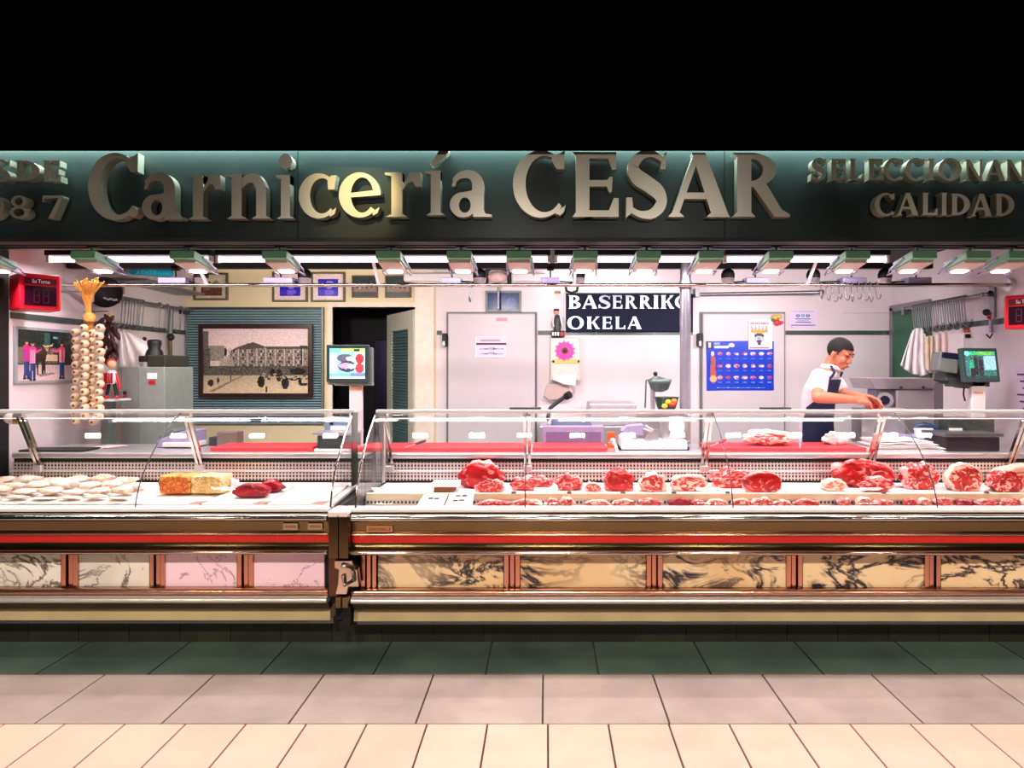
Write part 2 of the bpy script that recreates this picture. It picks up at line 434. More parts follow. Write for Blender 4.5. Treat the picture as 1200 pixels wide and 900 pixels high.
M_louver = mat('louver_teal', (108, 140, 142), 0.4, 0.2)
M_green = mat('dark_green_door', (16, 92, 62), 0.4)
M_glow = mat('lamp_glow', (255, 240, 240), 0.5, emit=9.0, emit_c=(255, 238, 242))
M_tubeglow = mat('fluorescent_glow', (255, 245, 250), 0.5, emit=4.0, emit_c=(255, 236, 244))
M_print = attr_mat('printed_sheet', 0.45)
M_photo = attr_mat('printed_photo', 0.25, coat=0.2)
M_screen = attr_mat('lit_screen', 0.3, emit=0.7)
M_glass = glass_mat('case_glass', boost=0.9)
M_glass_pic = glass_mat('small_glass')
M_perf = perforated_mat('perforated_steel', (214, 200, 196), (58, 44, 40), 44.0, 42.0)
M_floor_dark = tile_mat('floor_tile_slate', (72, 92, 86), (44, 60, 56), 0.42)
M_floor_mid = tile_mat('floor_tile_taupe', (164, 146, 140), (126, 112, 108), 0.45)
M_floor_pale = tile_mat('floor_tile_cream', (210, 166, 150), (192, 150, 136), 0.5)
M_plinth = tile_mat('plinth_tile_dark', (44, 46, 38), (26, 28, 24), 0.35)
M_grout = mat('floor_grout', (60, 52, 48), 0.8)
M_kick = mat('kick_strip_cream', (176, 164, 126), 0.55, var=0.1, scale=5)
M_marble_gold = marble_mat('marble_golden', (238, 218, 180), (224, 188, 138), (34, 40, 58), 2.6, 0.014, 0.06, (1, 1, 2.0))
M_marble_pale = marble_mat('marble_pale', (234, 238, 234), (206, 210, 206), (92, 88, 82), 2.6, 0.005, 0.026, (1, 1, 1.6))
M_marble_pink_lit = marble_mat('marble_pale_pink_lit', (250, 224, 246), (238, 206, 236), (170, 134, 170), 2.6, 0.002, 0.014, (1, 1, 1.6))  # pale marble with the pink light on it put into the colour

# ------------------------------------------------------------------ the setting
LW, RW, BW, CEIL = -3.69, 3.53, 7.0, 2.65           # left wall, right wall, back wall, ceiling
PLAT = 0.08                                        # raised floor of the shop
fl = struct(MB().box(-6, 6, -2.5, 7.2, -0.10, -0.012).build('floor', M_grout, origin=(0, 0, -0.1)))
def tile_row(y0, y1, x_first, w, n0, n1, material, gap=0.004):
    me = None
    for k in range(n0, n1):
        xa = x_first + k * w
        if me is None:
            first = MB().box(xa + gap, xa + w - gap, y0 + gap, y1 - gap, -0.012, 0.0).build('floor_tile', material, fl, bevel=0.002, seg=1); me = first; x_ref = xa
        else:
            c = first.copy(); COL.objects.link(c); c.location.x += xa - x_ref
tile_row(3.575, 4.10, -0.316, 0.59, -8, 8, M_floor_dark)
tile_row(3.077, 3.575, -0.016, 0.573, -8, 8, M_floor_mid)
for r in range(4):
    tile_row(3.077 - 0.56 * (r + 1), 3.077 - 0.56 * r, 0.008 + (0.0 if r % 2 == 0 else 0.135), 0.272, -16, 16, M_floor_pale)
struct(MB().box(LW, RW, 4.2, 7.0, -0.005, PLAT).build('floor_shop', M_steel_d))

# back wall with a doorway, its tiles' border strip, ceiling, side walls
dx0, dx1, dz = X(390, BW), X(487, BW), Z(360, BW)
sx0, sx1, sz0, sz1 = X(220, BW), X(380, BW), Z(497, BW), Z(360, BW)
colx = X(511, BW)
wb = MB()
wb.box(LW - .1, dx0, BW, BW + .12, 0, CEIL); wb.box(dx0, dx1, BW, BW + .12, dz, CEIL); wb.box(dx1, colx, BW, BW + .12, 0, CEIL)
wall_back_l = struct(wb.build('wall_back', M_cream, origin=(0, BW, 0)))
wall_back_r = struct(MB().box(colx, RW + .1, BW, BW + .12, 0, CEIL).build('wall_back_tiled', M_wall, origin=(0, BW, 0)))
struct(MB().box(X(487, BW), X(509, BW), BW - .03, BW, PLAT, CEIL).build('trim_1', mat('door_post_white', (238, 222, 206), 0.45)))
wall_left = struct(MB().box(LW - .12, LW, 4.69, BW + .1, 0, CEIL).build('wall_left', M_wall, origin=(LW, 5, 0)))
wall_right = struct(MB().box(RW, RW + .12, 4.3, BW + .1, 0, CEIL).build('wall_right', M_wall, origin=(RW, 5, 0)))
struct(MB().box(LW - .45, LW + .0, 4.55, 4.69, 0, 2.4).build('wall_pillar', M_black))
struct(MB().box(LW - .5, RW + .5, 4.13, BW + .12, CEIL, CEIL + .08).build('ceiling', mat('ceiling_dark', (34, 34, 36), 0.7)))
struct(MB().box(LW, X(505, BW), BW - .04, BW, CEIL - .03, CEIL).build('trim_2', M_white))
# dark room seen through the doorway
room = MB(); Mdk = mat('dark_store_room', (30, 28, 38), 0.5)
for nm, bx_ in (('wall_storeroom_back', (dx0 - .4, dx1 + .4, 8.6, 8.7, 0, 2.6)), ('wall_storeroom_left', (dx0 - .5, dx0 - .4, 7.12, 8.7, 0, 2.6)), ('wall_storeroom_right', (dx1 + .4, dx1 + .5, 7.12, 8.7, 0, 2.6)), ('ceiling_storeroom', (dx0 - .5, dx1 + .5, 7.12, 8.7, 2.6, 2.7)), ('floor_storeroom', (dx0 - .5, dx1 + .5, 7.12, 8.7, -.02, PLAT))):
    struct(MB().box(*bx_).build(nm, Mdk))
tag(MB().box(dx0 + .12, dx1 - .2, 8.2, 8.58, PLAT, 1.95).build('freezer_cabinet', mat('dark_steel_purple_reflection', (58, 50, 84), 0.3, 0.6), bevel=0.01), 'dark freezer cabinet with a painted purple reflection standing inside the dark doorway', 'freezer')  # purple reflection put into the dark cabinet's colour
# border strip of narrow dark tiles, one object per tile
zs = Z(390, BW)
def strip_pieces(parent, a, b, step, horiz, d_or_x, off=0.0):
    q = a
    while q < b - .02:
        e = min(q + step - .004, b)
        if horiz: MB().box(q, e, d_or_x - .008, d_or_x + .001, zs - .022, zs + .022).build('border_tile', M_stripe, parent)
        elif d_or_x < 0: MB().box(d_or_x - .001, d_or_x + .008, q, e, zs - .022, zs + .022).build('border_tile', M_stripe, parent)
        else: MB().box(d_or_x - .008, d_or_x + .001, q, e, zs - .022, zs + .022).build('border_tile', M_stripe, parent)
        q += step
strip_pieces(wall_back_r, X(512, BW), X(518, BW), .6, True, BW)
strip_pieces(wall_back_r, X(630.5, BW), X(812, BW), .6, True, BW)
strip_pieces(wall_back_r, X(920.5, BW), RW - .01, .62, True, BW)
strip_pieces(wall_left, 4.70, BW - .02, .62, False, LW)
strip_pieces(wall_right, 4.4, 6.2, .62, False, RW)
# narrow green door beyond the corner on the right wall
gd0, gd1 = RW * FPX / (1068 - HX), RW * FPX / (1049 - HX)
g = struct(MB().box(RW - .012, RW + .004, gd0 - .35, gd1, PLAT, Z(364, gd1)).build('door_1', M_green))
MB().box(RW - .03, RW + .004, gd1, gd1 + .06, PLAT, Z(361, gd1)).box(RW - .03, RW + .004, gd0 - .35, gd1 + .06, Z(364, gd1), Z(358, gd1)).build('door_frame', M_steel_d, g)
struct(MB().box(RW - .5, RW, gd1 + .06, BW, Z(366, 6.9), Z(361, 6.9)).build('trim_3', M_wall))

# ------------------------------------------------------------------ sign above the shop
FD = 4.0
canopy = struct(MB().box(-6, 6, 3.83, 4.12, 3.03, 3.7).box(-6, 6, 3.83, 3.86, Z(175, 3.83), 3.05).build('trim_4', M_black_plain))
struct(MB().box(-6, 6, 4.12, 4.3, 2.75, 6.0).box(-6, 6, 3.9, 4.2, 3.7, 6.0).build('wall_upper', M_black_plain))
sign = thing('shop_sign', (0, FD, Z(279, FD)), 'long dark fascia sign reading Carnicería CESAR in raised steel letters', 'sign')
MB().box(-5.2, X(349, FD) - .002, FD, FD + .1, Z(279, FD), 3.03).build('sign_board', M_board, sign)
MB().box(X(349, FD) + .002, X(849, FD) - .002, FD, FD + .1, Z(279, FD), 3.03).build('sign_board', M_board, sign)
MB().box(X(849, FD) + .002, 5.2, FD, FD + .1, Z(279, FD), 3.03).build('sign_board', M_board, sign)
MB().box(-5.2, 5.2, FD - .01, FD + .1, Z(283.5, FD), Z(279, FD)).build('bottom_edge', M_black, sign)

def ring(cx, cy, rx, ry, ix, iy, irx, iry, a0, a1, n=28):
    """band between an outer and an inner ellipse from angle a0 to a1 (degrees)"""
    A_ = [math.radians(a0 + (a1 - a0) * i / n) for i in range(n + 1)]
    return [('strip', [(cx + rx * math.cos(a), cy + ry * math.sin(a)) for a in A_], [(ix + irx * math.cos(a), iy + iry * math.sin(a)) for a in A_])]
def stroke(pts, ws, n=6):
    """curved brush stroke through pts with changing width"""
    P_ = [pts[0]] + list(pts) + [pts[-1]]; W_ = [ws[0]] + list(ws) + [ws[-1]]; c = []
    for i in range(1, len(P_) - 2):
        for k in range(n):
            t = k / n
            def cr(a, b, cc, d): return 0.5 * ((2 * b) + (-a + cc) * t + (2 * a - 5 * b + 4 * cc - d) * t * t + (-a + 3 * b - 3 * cc + d) * t ** 3)
            c.append((cr(*[P_[i + q][0] for q in (-1, 0, 1, 2)]), cr(*[P_[i + q][1] for q in (-1, 0, 1, 2)]), cr(*[W_[i + q] for q in (-1, 0, 1, 2)])))
    c.append((pts[-1][0], pts[-1][1], ws[-1])); L = []; R = []
    for i, (x, y, w) in enumerate(c):
        x0, y0, _ = c[max(i - 1, 0)]; x1, y1, _ = c[min(i + 1, len(c) - 1)]; dx, dy = x1 - x0, y1 - y0; l = math.hypot(dx, dy) or 1
        L.append((x - dy / l * w / 2, y + dx / l * w / 2)); R.append((x + dy / l * w / 2, y - dx / l * w / 2))
    return [('strip', L, R)]
def stem(x0, x1, y0=0, y1=1, f=.07, s=.07, top=True, bot=True):
    p = []
    p += [(x0 - f, y0), (x1 + f, y0), (x1, y0 + s)] if bot else [(x0, y0), (x1, y0)]
    p += [(x1, y1 - s), (x1 + f, y1), (x0 - f, y1), (x0, y1 - s)] if top else [(x1, y1), (x0, y1)]
    if bot: p += [(x0, y0 + s)]
    return [p]
G = {}
G['I'] = stem(.22, .78, f=.2)
G['L'] = stem(.14, .42) + [[(.3, 0), (1, 0), (1, .3), (.9, .3), (.8, .1), (.3, .1)]]
G['E'] = stem(.12, .40) + [[(.3, 0), (1, 0), (1, .29), (.9, .29), (.8, .1), (.3, .1)], [(.3, 1), (.95, 1), (.95, .73), (.86, .73), (.78, .9), (.3, .9)],
         [(.3, .47), (.76, .47), (.8, .38), (.86, .38), (.88, .62), (.82, .62), (.76, .57), (.3, .57)]]
G['D'] = stem(.12, .36, f=.08) + ring(.34, .5, .66, .5, .34, .5, .38, .4, -90, 90) + [[(.2, 1), (.35, 1), (.35, .9), (.2, .9)], [(.2, 0), (.35, 0), (.35, .1), (.2, .1)]]
G['O'] = ring(.5, .5, .5, .5, .5, .5, .29, .41, 0, 360, 40)
G['C'] = ring(.53, .5, .53, .5, .60, .5, .36, .42, 48, 318) + [[(.83, .72), (.97, .72), (.98, 1), (.90, .955), (.78, .93), (.72, .86)], [(.82, .10), (.98, .17), (1, .2), (.97, .09), (.90, .04), (.80, .06)]]
G['S'] = stroke([(.86, .86), (.62, .95), (.38, .92), (.2, .78), (.26, .62), (.52, .5), (.78, .36), (.82, .2), (.62, .06), (.36, .05), (.14, .12)], [.08, .1, .14, .23, .26, .25, .25, .23, .15, .1, .09]) + \
         [[(.80, .72), (.92, .72), (.95, .98), (.86, .93)], [(.03, 0), (.14, .06), (.2, .1), (.17, .3), (.04, .3)]]
G['A'] = [[(.05, .03), (.17, .03), (.52, 1), (.42, 1)], [(.38, 1), (.6, 1), (.97, .03), (.70, .03)], [(.18, .28), (.74, .28), (.71, .38), (.22, .38)],
          [(0, 0), (.26, 0), (.2, .06), (.05, .06)], [(.62, 0), (1, 0), (.95, .06), (.68, .06)]]
G['R'] = stem(.1, .34) + ring(.33, .735, .44, .265, .33, .735, .21, .175, -90, 90) + [[(.2, 1), (.34, 1), (.34, .91), (.2, .91)], [(.25, .47), (.4, .47), (.4, .56), (.25, .56)], [(.36, .5), (.6, .52), (.86, .12), (1, .04), (1, 0), (.74, 0)]]
G['B'] = stem(.1, .36) + ring(.4, .755, .46, .245, .4, .755, .2, .155, -90, 90) + ring(.4, .27, .56, .27, .4, .27, .28, .17, -90, 90) + \
         [[(.2, 1), (.41, 1), (.41, .91), (.2, .91)], [(.25, .44), (.41, .44), (.41, .6), (.25, .6)], [(.2, 0), (.41, 0), (.41, .1), (.2, .1)]]
G['K'] = stem(.1, .36) + [[(.34, .42), (.74, .95), (.66, 1), (.98, 1), (.92, .95), (.52, .5)], [(.42, .56), (.6, .62), (.9, .1), (1, .04), (1, 0), (.72, 0)]]
G['N'] = stem(.1, .22, f=.09) + stem(.8, .92, f=.09) + [[(.0, 1), (.3, 1), (.92, 0), (.76, 0), (.1, .95)]]
G['8'] = ring(.5, .74, .38, .26, .5, .74, .2, .17, 0, 360) + ring(.5, .27, .46, .27, .5, .27, .26, .18, 0, 360)
G['9'] = ring(.48, .68, .46, .32, .48, .68, .24, .22, 0, 360) + stroke([(.84, .7), (.82, .4), (.6, .1), (.3, 0)], [.2, .2, .14, .08])
G['7'] = [[(.04, 1), (1, 1), (1, .9), (.12, .86), (.1, .72), (.02, .72)], [(.3, 0), (.56, 0), (1, .92), (.82, .9)]]
G['a'] = stroke([(.1, .80), (.26, .92), (.5, .93), (.66, .78), (.67, .5)], [.1, .15, .2, .27, .28]) + [[(.53, .6), (.81, .6), (.81, .16), (.86, .07), (1, .05), (1, 0), (.56, 0)]] + \
         ring(.32, .27, .32, .28, .36, .26, .14, .17, 0, 360) + stroke([(.7, .6), (.5, .52), (.28, .48)], [.08, .12, .12]) + [[(.04, .68), (.13, .68), (.2, .9), (.1, .86)]]
G['r'] = stem(.2, .5, f=.15, s=.06, top=False) + [[(.02, 1), (.5, 1), (.5, .8), (.2, .8), (.2, .92), (.02, .95)], [(.45, .66), (.62, .86), (.66, 1), (1, 1), (1, .68), (.86, .68), (.78, .8), (.66, .78), (.45, .55)]]
G['n'] = stem(.14, .36, f=.1, s=.06, top=False) + stem(.68, .90, 0, .72, f=.1, s=.06, top=False) + [[(.0, 1), (.36, 1), (.36, .82), (.14, .82), (.14, .93), (.0, .95)]] + stroke([(.34, .72), (.46, .88), (.66, .9), (.79, .68)], [.1, .18, .22, .22])
G['i'] = stem(.3, .74, f=.2, s=.06, top=False) + [[(.04, 1), (.74, 1), (.74, .8), (.3, .8), (.3, .92), (.04, .95)]]
G['c'] = ring(.53, .5, .53, .5, .62, .5, .32, .39, 52, 315) + [[(.78, .64), (.94, .64), (1, .96), (.86, .95), (.76, .86)], [(.80, .12), (.96, .22), (1, .25), (.95, .1), (.82, .04)]]
G['e'] = ring(.5, .5, .5, .5, .56, .5, .27, .39, 0, 318) + [[(.2, .44), (1, .50), (.98, .62), (.2, .54)], [(.8, .12), (.94, .22), (.98, .24), (.92, .1), (.82, .05)]]
def letter(ch, px0, px1, py0, py1, d, thick, material, parent, extra=None):
    m = MB()
    def W(x, y): return Vector((X(px0 + (px1 - px0) * x, d), d, Z(py1 + (py0 - py1) * y, d)))
    for k, poly in enumerate(G[ch] + (extra or [])):
        o = Vector((0, .0012 * k, 0)); th = Vector((0, thick - .0012 * k, 0))
        if poly[0] == 'strip':
            L = [W(x, y) + o for x, y in poly[1]]; R = [W(x, y) + o for x, y in poly[2]]; n = len(L)
            vs = L + R + [p + th for p in L] + [p + th for p in R]; fs = []
            for i in range(n - 1):
                fs += [(i, i + 1, n + i + 1, n + i), (2 * n + i, 3 * n + i, 3 * n + i + 1, 2 * n + i + 1), (i, 2 * n + i, 2 * n + i + 1, i + 1), (n + i, n + i + 1, 3 * n + i + 1, 3 * n + i)]
            fs += [(0, n, 3 * n, 2 * n), (n - 1, 3 * n - 1, 4 * n - 1, 2 * n - 1)]
            m.add(vs, fs)
        else: m.prism([W(x, y) + o for x, y in poly], th)
    return m.build('letter', material, parent)
LD, LT = 3.925, 0.062
dot = [[(.52 + .33 * math.cos(2 * math.pi * k / 18), 1.32 + .17 * math.sin(2 * math.pi * k / 18)) for k in range(18)]]
acc = [[(.28, 1.14), (.38, 1.10), (.98, 1.34), (1.1, 1.44), (1.06, 1.55), (.86, 1.57), (.72, 1.5)]]
for ch, a, b, t, bt, ex in (('C', 103, 163, 179, 258, None), ('a', 166, 214, 204, 257, None), ('r', 218, 258, 205, 257, None), ('n', 264, 317, 204, 256, None),
        ('i', 322, 346, 205, 256, dot), ('c', 350, 394, 203, 256, None), ('e', 397, 446, 202, 255, None), ('r', 450, 493, 202, 254, None), ('i', 497, 523, 200, 252, acc), ('a', 527, 576, 201, 254, None),
        ('C', 601, 663, 176, 255, None), ('E', 668, 725, 178, 254, None), ('S', 732, 784, 176, 255, None), ('A', 783, 856, 179, 254, None), ('R', 857, 926, 179, 254, None)):
    letter(ch, a, b, t, bt, LD, LT, M_letter, sign, ex)
s2 = thing('side_lettering', P(30, 257, 3.94), 'small raised steel lettering ending in SDE and 87 beside big letter C', 'lettering')
for ch, a, b, t, bt in (('E', -40, -18, 188, 212), ('S', -14, 13, 187, 213), ('D', 16, 46, 188, 212), ('E', 49, 71, 188, 213), ('9', -22, 6, 229, 256), ('8', 10, 34, 229, 256), ('7', 49, 73, 229, 256)):
    letter(ch, a, b, t, bt, LD, LT - .004, M_letter, s2)
s3 = thing('side_lettering', P(1080, 253, 3.94), 'small raised steel lettering SELECCIONANDO CALIDAD beside big letter R', 'lettering')
for ch, a, b, t, bt in (('S', 950, 969, 185, 211), ('E', 972, 992, 186, 211), ('L', 994, 1013, 186, 211), ('E', 1016, 1036, 186, 211), ('C', 1036, 1059, 185, 212), ('C', 1061, 1084, 185, 212), ('I', 1087, 1096, 186, 211),
        ('O', 1100, 1127, 185, 212), ('N', 1130, 1153, 187, 212), ('A', 1154, 1179, 187, 212), ('N', 1178, 1202, 187, 212), ('D', 1205, 1230, 187, 212), ('O', 1233, 1260, 187, 213),
        ('C', 1025, 1049, 226, 253), ('A', 1051, 1077, 226, 252), ('L', 1079, 1099, 226, 252), ('I', 1102, 1111, 226, 252), ('D', 1113, 1137, 227, 252), ('A', 1138, 1163, 227, 253), ('D', 1165, 1189, 227, 253)):
    letter(ch, a, b, t, bt, LD, LT - .004, M_letter, s3)

# ------------------------------------------------------------------ lamps under the sign
TD = 4.26
tr = thing('lighting_track', (0, TD, Z(289, TD)), 'black lighting track running under the fascia sign', 'track')
MB().box(-4.2, 4.2, TD - .02, TD + .02, Z(289, TD), Z(285, TD)).build('track_rail', M_black, tr)
MB().box(-4.2, 4.2, TD + .1, TD + .14, Z(288, TD), Z(281, TD)).build('rear_rail', M_dark, tr)
LAMPS = [-28, 98, 214, 322, 455, 538, 608, 686, 760, 833, 915, 1005, 1083, 1146, 1196]
PIT = math.radians(-9)
lamp0 = None
for i, px in enumerate(LAMPS):
    x = X(px, TD - .1); c = Vector((x, TD + .03, Z(303.5, 4.26)))
    if lamp0 is None:
        lamp0 = thing('box_spotlight', (x, TD - .11, Z(299, TD - .11)), 'green-grey box spotlight hanging from the black track under the sign', 'lamp', 'box spotlights under the sign')
        Mr = Matrix.Rotation(PIT, 3, 'X'); o0 = Vector((x, TD - .11, Z(298, TD - .11)))
        def L(a, b, cc): return o0 + Mr @ Vector((a, b, cc))
        m = MB(); m.obox(L(0, .12, 0), (.15, .24, .05), Mr); m.build('housing', M_lamp, lamp0, bevel=.004)
        m = MB(); m.obox(L(0, .135, -.034), (.135, .2, .018), Mr); m.build('lens_frame', mat('lamp_underside_bounce_tint', (204, 178, 168), .45), lamp0, bevel=.003)  # pinkish bounce light put into the underside colour
        m = MB(); m.obox(L(0, .205, -.0455), (.09, .045, .006), Mr); m.build('lens', M_glow, lamp0)
        m = MB(); m.cyl((x, TD - .02, Z(296, TD)), (x, TD - .02, Z(289.2, TD)), .008); m.build('stem', M_lamp, lamp0); MB().box(x - .03, x + .03, TD - .03, TD + .03, Z(290.5, TD), Z(289.2, TD)).build('track_adapter', M_black, lamp0)
        for sgn in (-1, 1):
            m = MB(); m.tube([L(sgn * .078, .1, .01), L(sgn * .085, .26, -.015), L(sgn * .085, .3, -.04), L(sgn * .078, .2, -.045)], .006); m.build('bracket', M_lilac, lamp0)
        x_ref = x
    else:
        copy_tree(lamp0, (x - x_ref, 0, 0))
    area_light('box_spotlight_light', (x, TD + .1, Z(310, TD) - .045), (.11, .09), 5.5, PINKW, (x, TD + .02, 0.8), spread=150)
# white fluorescent battens farther in, each with its tube
BD = 4.85
bx = [-3.55 + 1.2 * k for k in range(6)]
b0 = None
for k in range(5):
    if b0 is None:
        b0 = thing('fluorescent_batten', (bx[0] + .6, BD, Z(308, BD)), 'long white fluorescent batten under the dark ceiling behind the box spotlights', 'lamp', 'fluorescent battens in a row')
        MB().box(bx[0] + .01, bx[0] + 1.18, BD - .04, BD + .04, Z(300, BD), Z(294, BD)).build('housing', M_dark, b0, bevel=.004)
        MB().cyl((bx[0] + .03, BD, Z(304, BD)), (bx[0] + 1.16, BD, Z(304, BD)), .019, n=12).build('tube', M_tubeglow, b0)
        for xe in (.01, 1.16): MB().box(bx[0] + xe, bx[0] + xe + .02, BD - .02, BD + .02, Z(308, BD), Z(300, BD)).build('end_cap', M_white, b0)
        for xe in (.25, .95): MB().cyl((bx[0] + xe, BD, Z(294, BD)), (bx[0] + xe, BD, CEIL), .005, n=6).build('hanger', M_dark, b0)
    else: copy_tree(b0, (1.2 * k, 0, 0))
    area_light('fluorescent_batten_light', (bx[k] + .6, BD, Z(304, BD) - .025), (1.1, .05), 13, PINKW)
# black track above the steel tube, tube, white arms
TB = 5.17
tag(MB().box(LW + .02, X(1091, 5.25), 5.22, 5.28, Z(315, 5.25), Z(309, 5.25)).build('ceiling_track', M_black), 'black ceiling track behind the fluorescent battens', 'track')
rail = thing('steel_tube_rail', (0, TB, Z(334, TB) - .015), 'long steel tube rail spanning the shop between both side walls', 'rail')
MB().cyl((LW + .005, TB, Z(334, TB)), (RW - .005, TB, Z(334, TB)), .015, n=14).build('tube', M_chrome, rail)
for xx, s in ((LW + .004, 1), (RW - .004, -1)): MB().cyl((xx, TB, Z(334, TB)), (xx + s * .03, TB, Z(334, TB)), .05, .045, n=18).build('flange', M_steel, rail)
for px in (243, 444, 673, 946):
    xx = X(px, TB); tag(MB().tube([(xx, TB, Z(334, TB)), (xx, 5.0, Z(305, 4.94))], .013, n=8).build('rail_arm', M_white), 'short white arm holding the long steel tube rail up', 'bracket', 'white arms of the tube rail')
# steel post that carries the rail
post = thing('steel_post', (X(803, 5.24), 5.24, PLAT), 'thick chrome post between the navy sign and right cold room door', 'post')
MB().cyl((X(803, 5.24), 5.24, PLAT), (X(803, 5.24), 5.24, CEIL), .042, n=20).build('shaft', mat('post_steel', (196, 196, 210), .3, .7), post)
MB().cyl((X(803, 5.24), 5.24, Z(338, 5.24)), (X(803, 5.24), 5.24, Z(330, 5.24)), .05, n=20).build('clamp', M_steel, post)
# small track spotlights beside the tube rail: flat ballast, stem and round black head
for k, (pb0, pb1, ph, side) in enumerate(((190, 222, 236, 1), (312, 346, 357, 1), (518, 541, 562, 1), (634, 656, 678, 1), (872, 898, 853, -1), (984, 1012, 953, -1), (1060, 1087, 1037, -1))):
    d = 5.24; xa, xb, xh = X(pb0, d), X(pb1, d), X(ph, d)
    t = thing('track_spotlight', ((xa + xb) / 2, d, Z(334, d)), 'small track spotlight with flat lilac ballast and round black head by the tube rail', 'lamp', 'track spotlights above the tube rail')
    MB().box(xa, xb, d - .06, d + .06, Z(333, d), Z(326, d)).build('ballast', M_lilac, t, bevel=.005)
    MB().cyl(((xa + xb) / 2, d, Z(326, d)), ((xa + xb) / 2, d, Z(315, d)), .006).box((xa + xb) / 2 - .025, (xa + xb) / 2 + .025, d - .02, d + .02, Z(317, d), Z(312, d)).build('stem', M_black, t)
    MB().tube([((xb if side > 0 else xa), d, Z(330, d)), (xh - side * .06, d - .02, Z(331, d)), (xh, d, Z(331, d))], .007).build('arm', M_dark, t)
    h = MB(); h.lathe((xh, d, Z(333, d)), [(.03, 0), (.045, .01), (.05, .05)], 16); h.build('reflector', M_steel, t)
    area_light('track_spotlight_light', (xh, d + .06, Z(333, d) - .01), (.08, .08), 11, (1.0, .88, .90) if ph > 400 else (1.0, .90, .78), (xh * .95, 7.0, 1.35), spread=160)
    h = MB(); h.lathe((xh, d, Z(333, d) + .045), [(.05, 0), (.052, .03), (.04, .06), (.015, .075), (0, .075)], 16); h.build('head', M_black, t)

